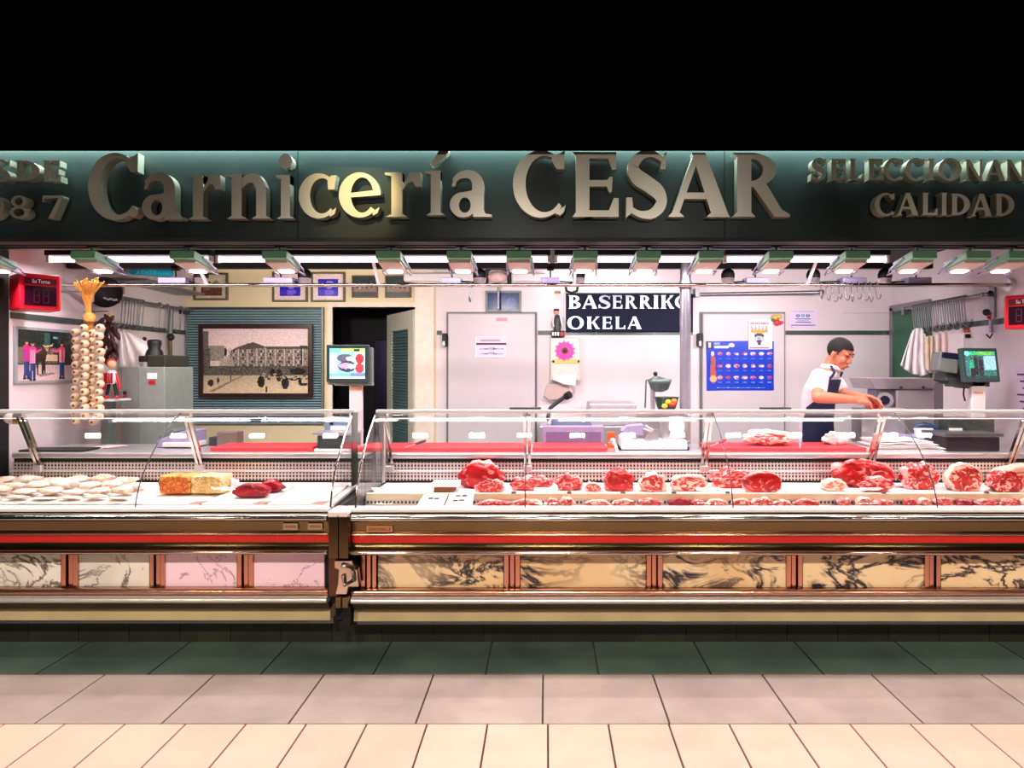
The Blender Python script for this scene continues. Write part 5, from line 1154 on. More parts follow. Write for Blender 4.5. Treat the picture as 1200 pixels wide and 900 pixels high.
MB().prism([P(827, 400, BW - .0725), P(905, 399, BW - .0725), P(907, 456, BW - .0725), P(829, 458, BW - .0725)], (0, .002, 0)).build('sheet', mat('poster_blue', (22, 60, 196), .4), ch_)
print_mesh('print', c, P(828, 400, BW - .0735), (X(906, BW) - X(828, BW), 0, 0), (0, 0, -(Z(400, BW) - Z(457, BW))), M_photo, ch_)
c = Canvas(50, 68, (240, 214, 232)); 
for i in range(9): c.rect(.1 + .095 * i, .09, .16 + .095 * i, .15, (190, 76, 100))
for i, x in enumerate((.2, .35, .5, .65, .8)): c.poly([(x - .09, .42), (x + (x - .5) * .15, .22), (x + .09, .42)], (226, 140, 50)); c.ell(x + (x - .5) * .15, .23, .03, .02, (200, 100, 40))
c.poly([(.2, .34), (.8, .34), (.72, .45), (.28, .45)], (236, 156, 60)); c.ell(.5, .54, .23, .09, (22, 40, 26)); c.ell(.5, .66, .22, .12, (176, 180, 206)); c.ell(.5, .72, .1, .1, (52, 34, 70)); c.ell(.5, .66, .16, .02, (214, 214, 230)); c.rect(.44, .8, .58, .85, (40, 26, 56))
for i in range(11): c.rect(.08 + .08 * i, .93, .14 + .08 * i, .965, (120, 50, 80))
cp = thing('crown_poster', P(889, 409, BW - .08), 'small pale poster with orange crown overlapping the blue chart', 'poster')
MB().box(X(877, BW), X(902, BW), BW - .080, BW - .0765, Z(409, BW), Z(375, BW)).build('sheet', M_paper, cp)
print_mesh('print', c, P(877, 375, BW - .0808), (X(902, BW) - X(877, BW), 0, 0), (0, 0, -(Z(375, BW) - Z(409, BW))), M_print, cp)
mg = thing('door_ornament', P(911, 382, BW - .06), 'small colourful ornament hanging at the corner of the cold room door', 'ornament')
for px, py, r, cl, nm in ((908, 372, .03, (206, 180, 80), 'straw'), (913, 371, .024, (224, 190, 90), 'straw'), (911, 378, .032, (226, 50, 70), 'red_ball'), (906, 375, .018, (96, 110, 60), 'leaf'), (916, 378, .018, (226, 70, 90), 'red_ball')):
    MB().sphere(P(px, py, BW - .096), (r, .02, r)).build(nm, mat('orn_%s_%d' % (nm, px), cl, .5), mg)
c = Canvas(64, 44, (226, 208, 236)); 
for i in range(14): c.rect(.12 + .055 * i, .06, .155 + .055 * i, .12, (150, 150, 200))
for x in (.32, .5, .68): c.ell(x, .32, .07, .08, (36, 74, 160)); c.rect(x - .025, .28, x + .025, .36, (170, 200, 240))
for y, a, b in ((.48, .22, .78), (.66, .22, .8)): c.rect(a, y, b, y + .05, (40, 60, 150))
c.rect(.3, .56, .7, .61, (140, 170, 230)); c.rect(.06, .82, .96, .87, (40, 44, 110)); c.rect(.05, .95, .15, .97, (120, 120, 170))
wn = thing('wall_notice', P(941, 384, BW - .004), 'white notice with three blue round symbols on the tiled wall', 'notice')
MB().box(X(925, BW), X(957, BW), BW - .008, BW - .0005, Z(384.5, BW), Z(363, BW)).build('sheet', M_paper, wn)
print_mesh('print', c, P(925, 363, BW - .0088), (X(957, BW) - X(925, BW), 0, 0), (0, 0, -(Z(363, BW) - Z(384.5, BW))), M_print, wn)
# steel rail over the cold room door
sr = thing('steel_hanging_rail', P(890, 345, 6.9), 'steel hanging rail above the cold room door with the blue chart', 'rail')
MB().cyl(P(816, 345, 6.9), P(962, 342.5, 6.7), .018, n=12).build('tube', M_steel_d, sr)
MB().box(X(814, 6.92), X(819, 6.92), 6.88, 6.995, Z(348, 6.9), Z(338, 6.9)).build('wall_mount', M_steel_d, sr)
MB().sphere(P(962, 342.5, 6.7), .03).build('end_knob', M_steel_d, sr)
# cable box and yoke lamp on the wall top
yk = thing('yoke_lamp', P(583, 333, 6.8), 'black yoke lamp on the wall above the blue picture', 'lamp')
MB().tube([P(570, 333, 6.8), P(570, 318, 6.8), P(576, 314, 6.8), P(590, 314, 6.8), P(597, 318, 6.8), P(597, 333, 6.8)], .022, n=8).build('yoke', M_black, yk)
MB().lathe(P(583, 331, 6.8), [(.04, 0), (.09, .02), (.1, .06), (.06, .1), (0, .11)], 18).build('shade', mat('pink_enamel', (226, 186, 180), .4), yk)
MB().cyl(P(584, 362, 6.8), P(584, 333, 6.8), .012, n=8).build('drop_rod', M_steel_d, yk)

# ------------------------------------------------------------------ left wall
def hook_mesh(L=.2, r=.006):
    pts = []
    for k in range(9):
        a = math.radians(200 - 25 * k); pts.append((math.cos(a) * .022, 0, math.sin(a) * .022))
    pts += [(.012, 0, -.03), (.004, 0, -L * .5), (-.004, 0, -L + .03)]
    for k in range(8):
        a = math.radians(0 + 28 * k); pts.append((-.032 + math.cos(a) * .028, 0, -L + .02 - math.sin(a) * .028))
    return pts
def hook(p, yaw, L, label, group, r=.0055, m=None):
    R = Matrix.Rotation(yaw, 3, 'Z')
    o = MB().tube([Vector(p) + R @ Vector(q) for q in hook_mesh(L)], r, n=5).build('meat_hook', m or M_steel_d, origin=p)
    return tag(o, label, 'hook', group)
def su_turno(A, fdir, bdir, w, dep, z0, z1, label, flip):
    """red take-a-number display; A is the near front corner, fdir runs along the face, bdir to the back"""
    A, fdir, bdir = Vector(A), Vector(fdir).normalized(), Vector(bdir).normalized()
    o = thing('queue_number_display', (A.x, A.y, z0), label, 'display')
    def q(s, t_, z): return Vector((A.x, A.y, 0)) + fdir * s + bdir * t_ + Vector((0, 0, z))
    MB().prism([q(0, 0, z0), q(w, 0, z0), q(w, dep, z0), q(0, dep, z0)], (0, 0, z1 - z0)).build('housing', M_red, o, bevel=.012, seg=3)
    h = z1 - z0
    def plate(s0, s1, v0, v1, off, nm, m, par): return MB().prism([q(s0 * w, -off, z0 + v0 * h), q(s1 * w, -off, z0 + v0 * h), q(s1 * w, -off, z0 + v1 * h), q(s0 * w, -off, z0 + v1 * h)], bdir * .004).build(nm, m, par)
    plate(.12, .88, .70, .88, .003, 'title_plate', mat('maroon_plate', (90, 8, 24), .3), o)
    wd = plate(.12, .88, .12, .66, .003, 'number_window', mat('dark_red_window', (40, 4, 26), .2), o)
    for k in range(2):
        s0 = .34 + .22 * k
        for a, b, c_, d_ in ((0, .12, .06, .0), (0, .12, .06, 1), (0, .12, .06, 2)): plate(s0, s0 + .14, .2 + .18 * d_, .225 + .18 * d_, .006, 'digit_segment', mat('led_maroon', (70, 8, 34), .4), wd)
        plate(s0, s0 + .02, .2, .58, .006, 'digit_segment', mat('led_maroon', (70, 8, 34), .4), wd); plate(s0 + .12, s0 + .14, .2, .58, .006, 'digit_segment', mat('led_maroon', (70, 8, 34), .4), wd)
    uu = -fdir if flip else fdir; p0 = q(.70 * w if flip else .30 * w, -.005, z0 + .74 * h)
    text_part('title_text', 'Su Turno', p0, uu, (0, 0, 1), h * .11, M_paper, o, width=w * .42)
    return o
su_turno((-3.476, 4.50, 0), (.64, .77, 0), (-.77, .64, 0), .237, .25, Z(362, 4.5), Z(319, 4.5), 'red take-a-number display mounted above the cow photograph', False)
su_turno((3.30, 4.50, 0), (-.6, .8, 0), (.8, .6, 0), .25, .2, Z(385, 4.6), Z(345, 4.6), 'red take-a-number display mounted beside the hook-laden rail', True)
# framed photograph of people with a cow, flat on the left wall
def lw(px, py): d = -LW * FPX / (HX - px); return Vector((LW, d, Z(py, d)))
c = Canvas(84, 76, (36, 56, 52)); rs = random.Random(2)
c.rect(0, 0, 1, .34, (24, 44, 42)); c.rect(.45, .04, .56, .3, (54, 90, 84)); c.rect(.62, .1, .72, .14, (110, 190, 196)); c.rect(0, .34, 1, .66, (96, 86, 72)); c.noise(26, 1, (0, .3, 1, .68)); c.rect(.46, .48, .7, .6, (206, 184, 150))
c.rect(.7, .08, 1, .66, (46, 50, 42)); c.noise(24, 7, (.7, .08, 1, .66)); c.grad(.68, 1, (190, 168, 166), (226, 196, 196)); c.rect(.0, .34, .1, .6, (120, 110, 90))
# the cow: body seen from the front quarter, legs, head with pale horns
c.poly([(.26, .40), (.34, .34), (.44, .33), (.50, .40), (.49, .56), (.44, .64), (.30, .64), (.25, .54)], (48, 40, 36)); c.ell(.37, .40, .10, .08, (64, 52, 44))
for x in (.28, .33, .42, .46): c.poly([(x - .018, .58), (x + .022, .58), (x + .016, .88), (x - .012, .88)], (38, 32, 28))
c.ell(.50, .335, .035, .06, (148, 104, 70)); c.ell(.505, .385, .024, .028, (196, 160, 130)); c.poly([(.40, .27), (.48, .30), (.54, .29), (.62, .25), (.60, .30), (.52, .325), (.46, .33)], (222, 192, 150))
for x, top, col, st, s in ((.13, .245, (206, 44, 120), (150, 60, 170), 1), (.235, .275, (222, 66, 140), (246, 190, 220), 1), (.775, .25, (236, 80, 122), (250, 200, 216), -1)):
    c.poly([(x - .035, top + .36), (x + .012, top + .36), (x + .006, top + .70), (x - .042, top + .70)], (42, 66, 128)); c.poly([(x + .006, top + .36), (x + .055, top + .36), (x + .062, top + .70), (x + .018, top + .70)], (34, 54, 108))
    c.ell(x - .02, top + .71, .03, .018, (34, 28, 30)); c.ell(x + .042, top + .71, .03, .018, (34, 28, 30))
    c.poly([(x - .02, top + .05), (x + .04, top + .05), (x + .075, top + .09), (x + .065, top + .24), (x + .06, top + .38), (x - .045, top + .38), (x - .045, top + .24), (x - .055, top + .09)], col)
    for k in range(4): c.poly([(x - .034 + .026 * k, top + .12), (x - .024 + .026 * k, top + .12), (x - .024 + .026 * k, top + .38), (x - .034 + .026 * k, top + .38)], st)
    c.ell(x + .01, top, .026, .046, (212, 150, 122)); c.ell(x + .008, top - .026, .028, .026, (60, 44, 38))
    if s > 0: c.poly([(x + .05, top + .09), (x + .09, top + .12), (x + .17, top + .08), (x + .17, top + .12), (x + .09, top + .17), (x + .05, top + .16)], col)
    else: c.poly([(x - .04, top + .09), (x - .09, top + .13), (x - .2, top + .11), (x - .2, top + .14), (x - .09, top + .18), (x - .04, top + .17)], col)
c.poly([(.3, .88), (.62, .84), (.66, .87), (.4, .92)], (140, 122, 122)); c.noise(10, 4)
pf = thing('cow_photo', lw(50, 449), 'large photo of three people in pink shirts beside a dark cow', 'picture')
y0, y1, z1_, z0_ = -LW * FPX / (HX - 15), -LW * FPX / (HX - 84), Z(382, -LW * FPX / (HX - 15)), Z(450, -LW * FPX / (HX - 15))
MB().box(LW, LW + .02, y0, y1, z0_, z1_).build('backing', mat('photo_edge_grey', (150, 156, 160), .4), pf, bevel=.003)
print_mesh('photo_print', c, (LW + .0215, y0 + .02, z1_ - .02), (0, y1 - y0 - .04, 0), (0, 0, -(z1_ - z0_ - .04)), M_photo, pf)
# garlic plait: straw on top, bulbs hanging in rows
gd = 5.15
gp = thing('garlic_plait', P(105, 497, gd), 'long plait of garlic bulbs with straw top hanging by the left wall', 'garlic')
Mg = mat('garlic_skin', (236, 210, 176), .5, var=.08, scale=40); Mst = mat('straw', (222, 160, 74), .7, var=.25, scale=60)
rs = random.Random(6)
for k in range(34):
    a = rs.uniform(-1, 1); b = rs.uniform(-.5, .5)
    MB().tube([P(104 + a * 3, 372, gd), P(103 + a * 3, 356, gd + b * .02), P(103 + a * 8, 343, gd - .03 + b * .05), P(104 + a * 19, 325 + rs.uniform(0, 7), gd - .08 + b * .16)], [.006, .006, .006, .005], n=5).build('straw_stalk', Mst, gp)
MB().lathe(P(105, 374, gd), [(.035, -.02), (.045, .01), (.03, .04), (.012, .05)], 12).build('knot', Mst, gp)
MB().tube([P(104, 372, gd + .03), P(105, 400, gd + .04), P(104, 440, gd + .04), P(104, 492, gd + .03)], .03, n=8).build('plait_core', Mst, gp)
prof = [(.0, -.042), (.022, -.040), (.030, -.036), (.044, -.012), (.046, .008), (.036, .028), (.018, .040), (.012, .052), (0, .054)]
Bm = None
for row in range(12):
    for col_, (dx_, dyy) in enumerate(((-14, 2), (-4, 0), (6, 3), (14, 0))):
        px = 103 + dx_ + rs.uniform(-1.2, 1.2); py = 384 + row * 9.4 + (4.5 if col_ in (0, 2) else 0) + dyy * .6
        if py > 496: continue
        dep = gd - (.05 if col_ in (1, 3) else .01)
        R = Vector((rs.uniform(-.3, .3), -1, rs.uniform(-.25, .15))).to_track_quat('-Z', 'Y').to_matrix()
        s = rs.uniform(.85, 1.05); m = MB(); m.lathe(P(px, py, dep), [(r_ * s * .70, z * s * .70) for r_, z in prof], 12, R)
        bl = m.build('bulb', Mg, gp)
        root = MB(); root.lathe(P(px, py, dep), [(.0, -.034 * s), (.011 * s, -.031 * s), (.012 * s, -.027 * s)], 8, R); root.build('root_plate', mat('garlic_root', (120, 84, 48), .8), bl)
MB().cyl((LW + .002, gd, Z(342, gd)), P(104, 342, gd), .006).build('wall_peg', M_steel_d, gp)
# black round pan with white script behind the plait
pn = thing('black_pan', lw(123, 366) + Vector((.03, 0, 0)), 'round black pan with white script hanging behind the garlic plait', 'pan')
pc = P(124, 343, 5.62); Rp = Vector((.45, -1, 0)).to_track_quat('Z', 'Y').to_matrix()
MB().lathe(pc, [(0, 0), (.11, 0), (.122, .012), (.126, .035), (.12, .035), (.115, .016), (0, .012)], 32, Rp).build('disc', M_black, pn)
MB().tube([pc + Vector((-.04, .03, .1)), pc + Vector((-.2, .05, .12)), lw(108, 330)], .012).build('handle', M_black, pn)
sc_o = pc + Rp @ Vector((0, 0, .018)) + Vector((-.005, -.018, -.05)); sc_u = Vector((1, .45, -.12)).normalized()
MB().tube([sc_o + sc_u * (.1 * k / 40) + Vector((0, 0, .010 * math.sin(k * 1.1) + .004 * math.sin(k * .37))) for k in range(41)], .0022, n=4).build('script', M_paper, pn)
# dried peppers, doll
Mpep = mat('dried_pepper', (52, 8, 14), .35, var=.4, scale=20)
pp = thing('pepper_string', P(130, 425, 5.45), 'string of dried dark red peppers beside the garlic plait', 'peppers')
MB().tube([P(127, 365, 5.45), P(130, 395, 5.46), P(130, 424, 5.45)], .008).build('string', Mst, pp); MB().cyl((LW + .002, 5.45, Z(365, 5.45)), P(127.5, 365, 5.45), .006).build('wall_peg', M_steel_d, pp)
for k in range(30):
    py = 368 + k * 1.85; px = 129 + rs.uniform(-7, 7); a = rs.uniform(-.9, .9); p0 = P(px, py, 5.44 - rs.uniform(0, .05)); dv = Vector((math.sin(a) * .06, rs.uniform(-.02, .02), -.06))
    MB().tube([p0, p0 + dv * .4, p0 + dv * .9, p0 + dv * 1.2], [.005, .019, .015, .003], n=7).build('pepper', Mpep, pp)
dl = thing('rag_doll', P(131, 467, 5.3), 'small rag doll in red and white striped shirt below the dried peppers', 'doll')
dd_ = 5.3; skin = mat('doll_skin', (236, 190, 150), .6)
MB().lathe(P(131, 450, dd_), [(.03, 0), (.042, .03), (.04, .07), (.028, .10), (.012, .105)], 14).build('shirt', M_white, dl)
for k in range(4): MB().box(X(126.6 + 2.6 * k, dd_) - .004, X(126.6 + 2.6 * k, dd_) + .004, dd_ - .046, dd_ - .028, Z(449, dd_), Z(437, dd_)).build('shirt_stripe', M_red, dl)
MB().sphere(P(131, 427, dd_), (.034, .03, .036)).build('head', skin, dl)
MB().sphere(P(130.5, 425, dd_ + .008), (.037, .03, .036)).build('hair', mat('doll_hair', (170, 60, 40), .7), dl)
for s in (-1, 1):
    MB().tube([P(131 + s * 3.2, 449, dd_), P(131 + s * 4.5, 457, dd_ - .01), P(131 + s * 6, 463, dd_ - .02)], .013, n=8).build('leg', M_black, dl)
    MB().sphere(P(131 + s * 6.5, 465, dd_ - .03), (.022, .028, .013)).build('shoe', M_red, dl)
    MB().tube([P(131 + s * 5, 438, dd_), P(131 + s * 8, 446, dd_ - .01), P(131 + s * 9.5, 457, dd_ - .02)], .011, n=8).build('arm', M_red, dl)
tag(MB().box(X(120, 5.32), X(141, 5.32), 5.235, 5.46, Z(470, 5.3), Z(467.8, 5.3)).build('doll_shelf', M_paper, bevel=.003), 'small white shelf under the rag doll', 'shelf')
tag(MB().box(X(122, 5.4), X(131, 5.4), 5.36, 5.45, PLAT, Z(470, 5.3) - .001).build('shelf_post', M_grey), 'grey post carrying the small shelf of the rag doll', 'post')
# rail with hooks
lr = thing('hook_rail', (LW + .09, 6.2, 2.17), 'steel hook rail on the wall behind the garlic plait', 'rail')
MB().cyl((LW + .09, 5.72, 2.19), (LW + .09, 6.95, 2.19), .014, n=10).build('tube', M_steel_d, lr)
for y in (5.74, 6.87): MB().box(LW, LW + .1, y - .012, y + .012, 2.15, 2.2).build('wall_mount', M_greyd, lr)
for k, px in enumerate((142, 146, 150, 153, 156.5, 160, 163, 167, 187, 196, 212)):
    d = 3.6 * FPX / (HX - px)
    hook((LW + .09, d, 2.19), math.radians(-10 + 6 * (k % 3)), .22 + .02 * (k % 2), 'dull steel meat hook on the rail behind the garlic plait', 'hooks on the wall rail behind the garlic')
# knife hanging under the rail
kn = thing('hanging_knife', (LW + .12, 6.55, 1.62), 'butcher knife with olive handle hanging at the end of the hook rail', 'knife')
MB().tube([P(201, 362, 6.6), P(199, 395, 6.6)], [.02, .024], n=8).build('sharpener', M_grey, kn)
MB().tube([P(199, 398, 6.6), P(200, 422, 6.6)], [.022, .018], n=8).build('handle', mat('olive_handle', (96, 84, 50), .5), kn)
MB().prism([P(198, 422, 6.6), P(202.5, 422, 6.6), P(201, 438, 6.6)], (0, .004, 0)).build('blade', M_steel, kn)
MB().sphere(P(200, 395, 6.58), .035).build('hook_plate', M_dark, kn)
# draped cloths
def cloth(name, outline_top, outline_bot, d, label, m, parent=None, folds=5, seed=1, depth=.06, nx=30, ny=22):
    """hanging cloth between a top polyline and a bottom polyline (pixel points), with folds"""
    def lerp_poly(pl, t):
        q = t * (len(pl) - 1); i = min(int(q), len(pl) - 2); f = q - i; return (pl[i][0] + (pl[i + 1][0] - pl[i][0]) * f, pl[i][1] + (pl[i + 1][1] - pl[i][1]) * f)
    vs = []
    for j in range(ny + 1):
        for i in range(nx + 1):
            a = lerp_poly(outline_top, i / nx); b = lerp_poly(outline_bot, i / nx); t = j / ny
            px, py = a[0] + (b[0] - a[0]) * t, a[1] + (b[1] - a[1]) * t
            w = depth * (.25 + .75 * t) * (math.sin(i / nx * folds * 2 * math.pi + seed + .8 * math.sin(t * 3)) * .5 + .35 * mnoise.noise(Vector((i * .2, j * .15, seed))))
            vs.append(P(px, py, d + w))
    mb = MB(); mb.add(vs, [(j * (nx + 1) + i, j * (nx + 1) + i + 1, (j + 1) * (nx + 1) + i + 1, (j + 1) * (nx + 1) + i) for j in range(ny) for i in range(nx)], True)
    o = mb.build(name, m, parent); o.modifiers.new('s', 'SOLIDIFY').thickness = .006
    if label: tag(o, label, 'cloth')
    return o
Mcl = mat('white_cloth', (246, 238, 240), .8)
cloth('white_cloth', [(140, 389), (143, 386), (146, 387), (150, 390)], [(140, 430), (152, 436), (166, 430), (177, 404)], 5.85, 'white cloth hanging from the hooks above the grey machine', Mcl, seed=2, folds=3)
# grey machine with black motor on top
gm = thing('bone_saw_machine', P(168, 520, 5.7), 'grey enamel machine with black motor on top beside the garlic plait', 'machine')
MB().prism([P(141, 526, 5.6), P(162, 526, 5.5), P(162, 430, 5.5), P(143, 430, 5.6)], (0, .4, 0)).build('side', mat('grey_enamel_light', (168, 176, 170), .35, .2), gm)
MB().box(X(162, 5.5), X(193, 5.5), 5.5, 5.95, 0.6, Z(430, 5.5)).build('front', mat('machine_grey', (146, 156, 150), .4, .1), gm, bevel=.008)
MB().box(X(145, 5.5), X(192, 5.5), 5.5, 5.95, PLAT, .6).build('stand', M_grey, gm)
MB().box(X(173, 5.5), X(184, 5.5), 5.492, 5.501, Z(444, 5.5), Z(437, 5.5)).build('label_white', M_paper, gm)
MB().box(X(175, 5.5), X(182, 5.5), 5.492, 5.501, Z(450, 5.5), Z(446, 5.5)).build('label_red', M_red, gm)
MB().sphere(P(146, 460, 5.55), .015).build('switch_black', M_black, gm); MB().sphere(P(146, 464, 5.55), .014).build('switch_red', M_red, gm)
MB().box(X(170, 5.5), X(192, 5.5), 5.52, 5.9, Z(430, 5.5), Z(416, 5.5)).build('motor_box', mat('olive_black', (48, 50, 42), .4), gm, bevel=.01)
MB().box(X(162, 5.5), X(171, 5.5), 5.5, 5.8, Z(424, 5.5), Z(417, 5.5)).build('motor_side', M_black, gm, bevel=.006)
MB().lathe(P(181, 417, 5.65), [(.07, 0), (.06, .04), (.045, .06), (.055, .10), (.05, .13), (.02, .135), (0, .135)], 16).build('motor_cap', M_black, gm)
MB().sphere(P(169.5, 397, 5.65), .016).build('motor_knob', M_black, gm)
tag(MB().tube([P(201, 455, 6.72), P(203, 462, 6.72), P(203, 474, 6.72)], [.035, .02, .014], n=8).build('plug_socket', M_black), 'black plug and lead on the wall beside the grey machine', 'plug')
# low machine and small boxes left of the red board
lm = thing('wrapping_station', (X(205, 5.0), 5.0, WT), 'low lilac wrapping station with stacked trays beside the red board', 'machine')
MB().prism([P(183, 524.4, 4.9), P(184, 516, 4.9), P(214, 505, 4.9), P(226, 505, 4.9), P(226, 524.4, 4.9)], (0, .2, 0)).build('tray', M_lilac, lm, bevel=.006)
MB().prism([P(190, 524, 4.86), P(190, 519, 4.86), P(227, 519, 4.86), P(227, 524, 4.86)], (0, .2, 0)).build('plate', M_white, lm, bevel=.004)
MB().prism([P(184, 512, 4.95), P(202, 502, 4.95), P(206, 506, 4.95), P(190, 516, 4.95)], (0, .15, 0)).build('arm', M_grey, lm, bevel=.006)
tag(MB().box(X(257, 5.06), X(280, 5.06), 5.02, 5.14, WT, Z(506, 5.06)).build('card_box', mat('taupe_box', (120, 104, 98), .6), bevel=.004), 'taupe box standing behind the left red board', 'box')
tag(MB().box(X(246, 5.05), X(257, 5.05), 5.03, 5.12, WT, Z(512, 5.05)).build('small_jar', M_greyd, bevel=.006), 'small dark jar beside the taupe box', 'jar')
# papers and dark tray at the far left end of the worktop, white lamp head in the case corner
tag(MB().box(X(24, 4.68), X(100, 4.68), 4.66, 4.85, WT, WT + .012).build('dark_tray', M_black, bevel=.003), 'flat black tray lying on the left worktop', 'tray')
for k, (px, c_) in enumerate(((108, (200, 160, 120)), (118, (236, 226, 226)), (126, (226, 190, 190)))):
    tag(MB().prism([(X(px - 12, 4.9), 4.85 + .02 * k, WT + .002 * k), (X(px + 6, 4.9), 4.80 + .02 * k, WT + .002 * k), (X(px + 14, 4.9), 5.0, WT + .002 * k), (X(px - 3, 4.9), 5.05, WT + .002 * k)], (0, 0, .002)).build('loose_paper', mat('loose_paper_%d' % k, c_, .7)), ['tan', 'white', 'pink'][k] + ' loose paper lying beside the black tray', 'paper')
lh = thing('case_spot', P(14, 496, 4.45), 'white lamp head fixed under the end of the left glass rail', 'lamp')
MB().sphere(P(14, 490, 4.53), (.05, .04, .04)).build('head', M_white, lh)
MB().box(X(17, 4.5), X(25, 4.5), 4.478, 4.52, Z(497, 4.5), Z(485, 4.5)).build('clamp', mat('brass', (150, 130, 60), .35, .6), lh, bevel=.005)
# teal bundle on the wall shelf top left
tl = thing('wall_shelf', P(170, 335, 5.9), 'sloping steel wall shelf carrying a teal roll near the ceiling', 'shelf')
MB().prism([lw(130, 326), lw(205, 344), lw(205, 346), lw(130, 328.5)], (.3, 0, 0)).build('board', M_steel_d, tl)
MB().prism([lw(140, 329), lw(142, 329), lw(142, 345), lw(140, 345)], (.03, 0, 0)).build('support', M_steel_d, tl)
tr_ = MB()
for k in range(9): tr_.cyl(P(155 + 5 * k, 317 + .4 * k, 5.62 + .06 * k), P(159.6 + 5 * k, 317 + .4 * k, 5.68 + .06 * k), .036, .034, n=12)
tag(tr_.build('teal_roll', mat('teal_plastic', (24, 170, 200), .35, var=.2, scale=40)), 'teal ribbed roll lying on the wall shelf near the ceiling', 'roll')

# ------------------------------------------------------------------ right wall
rr2 = thing('hook_rail', (RW - .08, 5.9, 2.16), 'steel hook rail crowded with hooks above the draped white cloth', 'rail')
MB().cyl((RW - .08, 5.3, 2.185), (RW - .08, 6.75, 2.17), .014, n=10).build('tube', M_steel_d, rr2)
MB().sphere((RW - .08, 5.3, 2.185), .022).build('end_knob', M_black, rr2)
MB().box(RW - .02, RW, 5.35, 5.41, 2.0, 2.26).box(RW - .1, RW, 5.37, 5.39, 2.17, 2.2).build('wall_mount', M_steel_d, rr2); MB().box(RW - .1, RW, 6.55, 6.59, 2.12, 2.2).build('wall_mount', M_steel_d, rr2)
for k in range(24):
    d = 5.62 + k * .034
    hook((RW - .08, d, 2.185 - .015 * (d - 5.3) / 1.45), math.radians(186 - 4 * (k % 4)), .20 + .02 * (k % 3), 'steel meat hook on the crowded rail above the draped white cloth', 'hooks on the crowded rail')
for k in range(10):
    px = 962 + k * 7.2
    hook((X(px, TB), TB, Z(334, TB) - .001), math.radians(90 + 12 * ((k * 7) % 5 - 2) / 2), .10 + .01 * (k % 3), 'thin meat hook hanging from the long steel tube rail', 'hooks on the steel tube rail', r=.004)
hook((X(552, TB), TB, Z(334, TB) - .001), 1.45, .12, 'single steel hook on the tube rail above the cold room door', None)
cloth('white_cloth', [(1068, 390), (1072, 385), (1080, 384), (1084, 392)], [(1055, 428), (1066, 437), (1080, 441), (1093, 436)], 6.2, 'white cloth bunched on a hook above the steel mincer', Mcl, seed=5, folds=4, depth=.12)
cloth('hanging_bag', [(1084, 396), (1089, 393), (1094, 394)], [(1084, 432), (1090, 436), (1096, 432)], 6.1, 'long cream bag hanging behind the bunched white cloth', mat('cream_cloth', (226, 204, 176), .8), seed=7, folds=2)
cloth('hanging_bag', [(1097, 392), (1108, 390), (1122, 391)], [(1097, 416), (1110, 419), (1122, 418)], 6.0, 'pinkish apron hanging behind the dark screen', mat('pinkish_cloth', (238, 212, 206), .8), seed=9, folds=3)
ob = thing('ladle_rack', P(1138, 418, 5.6), 'copper tongs and paper tag hanging under the crowded hook rail', 'utensil')
for k in range(5): MB().tube([P(1130 + 3.6 * k, 384, 5.7), P(1129 + 3.8 * k, 390, 5.68), P(1131 + 3.4 * k, 395, 5.68)], .014, n=7).build('copper_loop', mat('copper', (226, 140, 100), .35, .5), ob)
MB().box(X(1128, 5.65), X(1141, 5.65), 5.64, 5.65, Z(410, 5.65), Z(390, 5.65)).build('paper_tag', M_paper, ob)
MB().box(X(1131, 5.64), X(1137, 5.64), 5.632, 5.641, Z(396, 5.64), Z(391.5, 5.64)).build('tag_print', M_black, ob)
MB().cyl(P(1143, 418, 5.65), P(1142, 388, 5.65), .008, n=7).build('rod', M_greyd, ob)
rg = thing('hanging_ladle', P(1160, 396, 5.35), 'white-handled tool hanging from a red loop beside the red display', 'utensil')
MB().sphere(P(1156, 366, 5.36), .028).build('loop_knob', M_dark, rg); MB().tube([P(1156, 364, 5.36), P(1161, 367, 5.34), P(1160, 374, 5.35), P(1157, 371, 5.36)], .012).build('red_loop', M_red, rg)
MB().cyl(P(1162, 390, 5.35), P(1161, 375, 5.35), .018, .014, n=10).build('handle', M_lilac, rg)
MB().tube([P(1156, 392, 5.35), P(1160, 396, 5.35), P(1163, 391, 5.35)], .007).build('hook_end', M_dark, rg)
# wall paper sheets at the right
def rw(px, py): d = RW * FPX / (px - HX); return Vector((RW - .004, d, Z(py, d)))
wp = thing('wall_list', rw(1195, 490), 'printed paper list hanging on the right wall beside the screen', 'notice')
d0, d1 = RW * FPX / (1190 - HX), RW * FPX / (1216 - HX)
MB().box(RW - .006, RW - .001, d1, d0, Z(490, 5.0), Z(429, 5.0)).build('sheet', mat('lilac_paper', (226, 210, 236), .6), wp)
for k in range(6): MB().box(RW - .0085, RW - .006, d1 + .02, d0 - .03 - .03 * (k % 3), Z(440 + 8 * k, 5.0), Z(438 + 8 * k, 5.0)).build('print_line', M_greyd, wp)
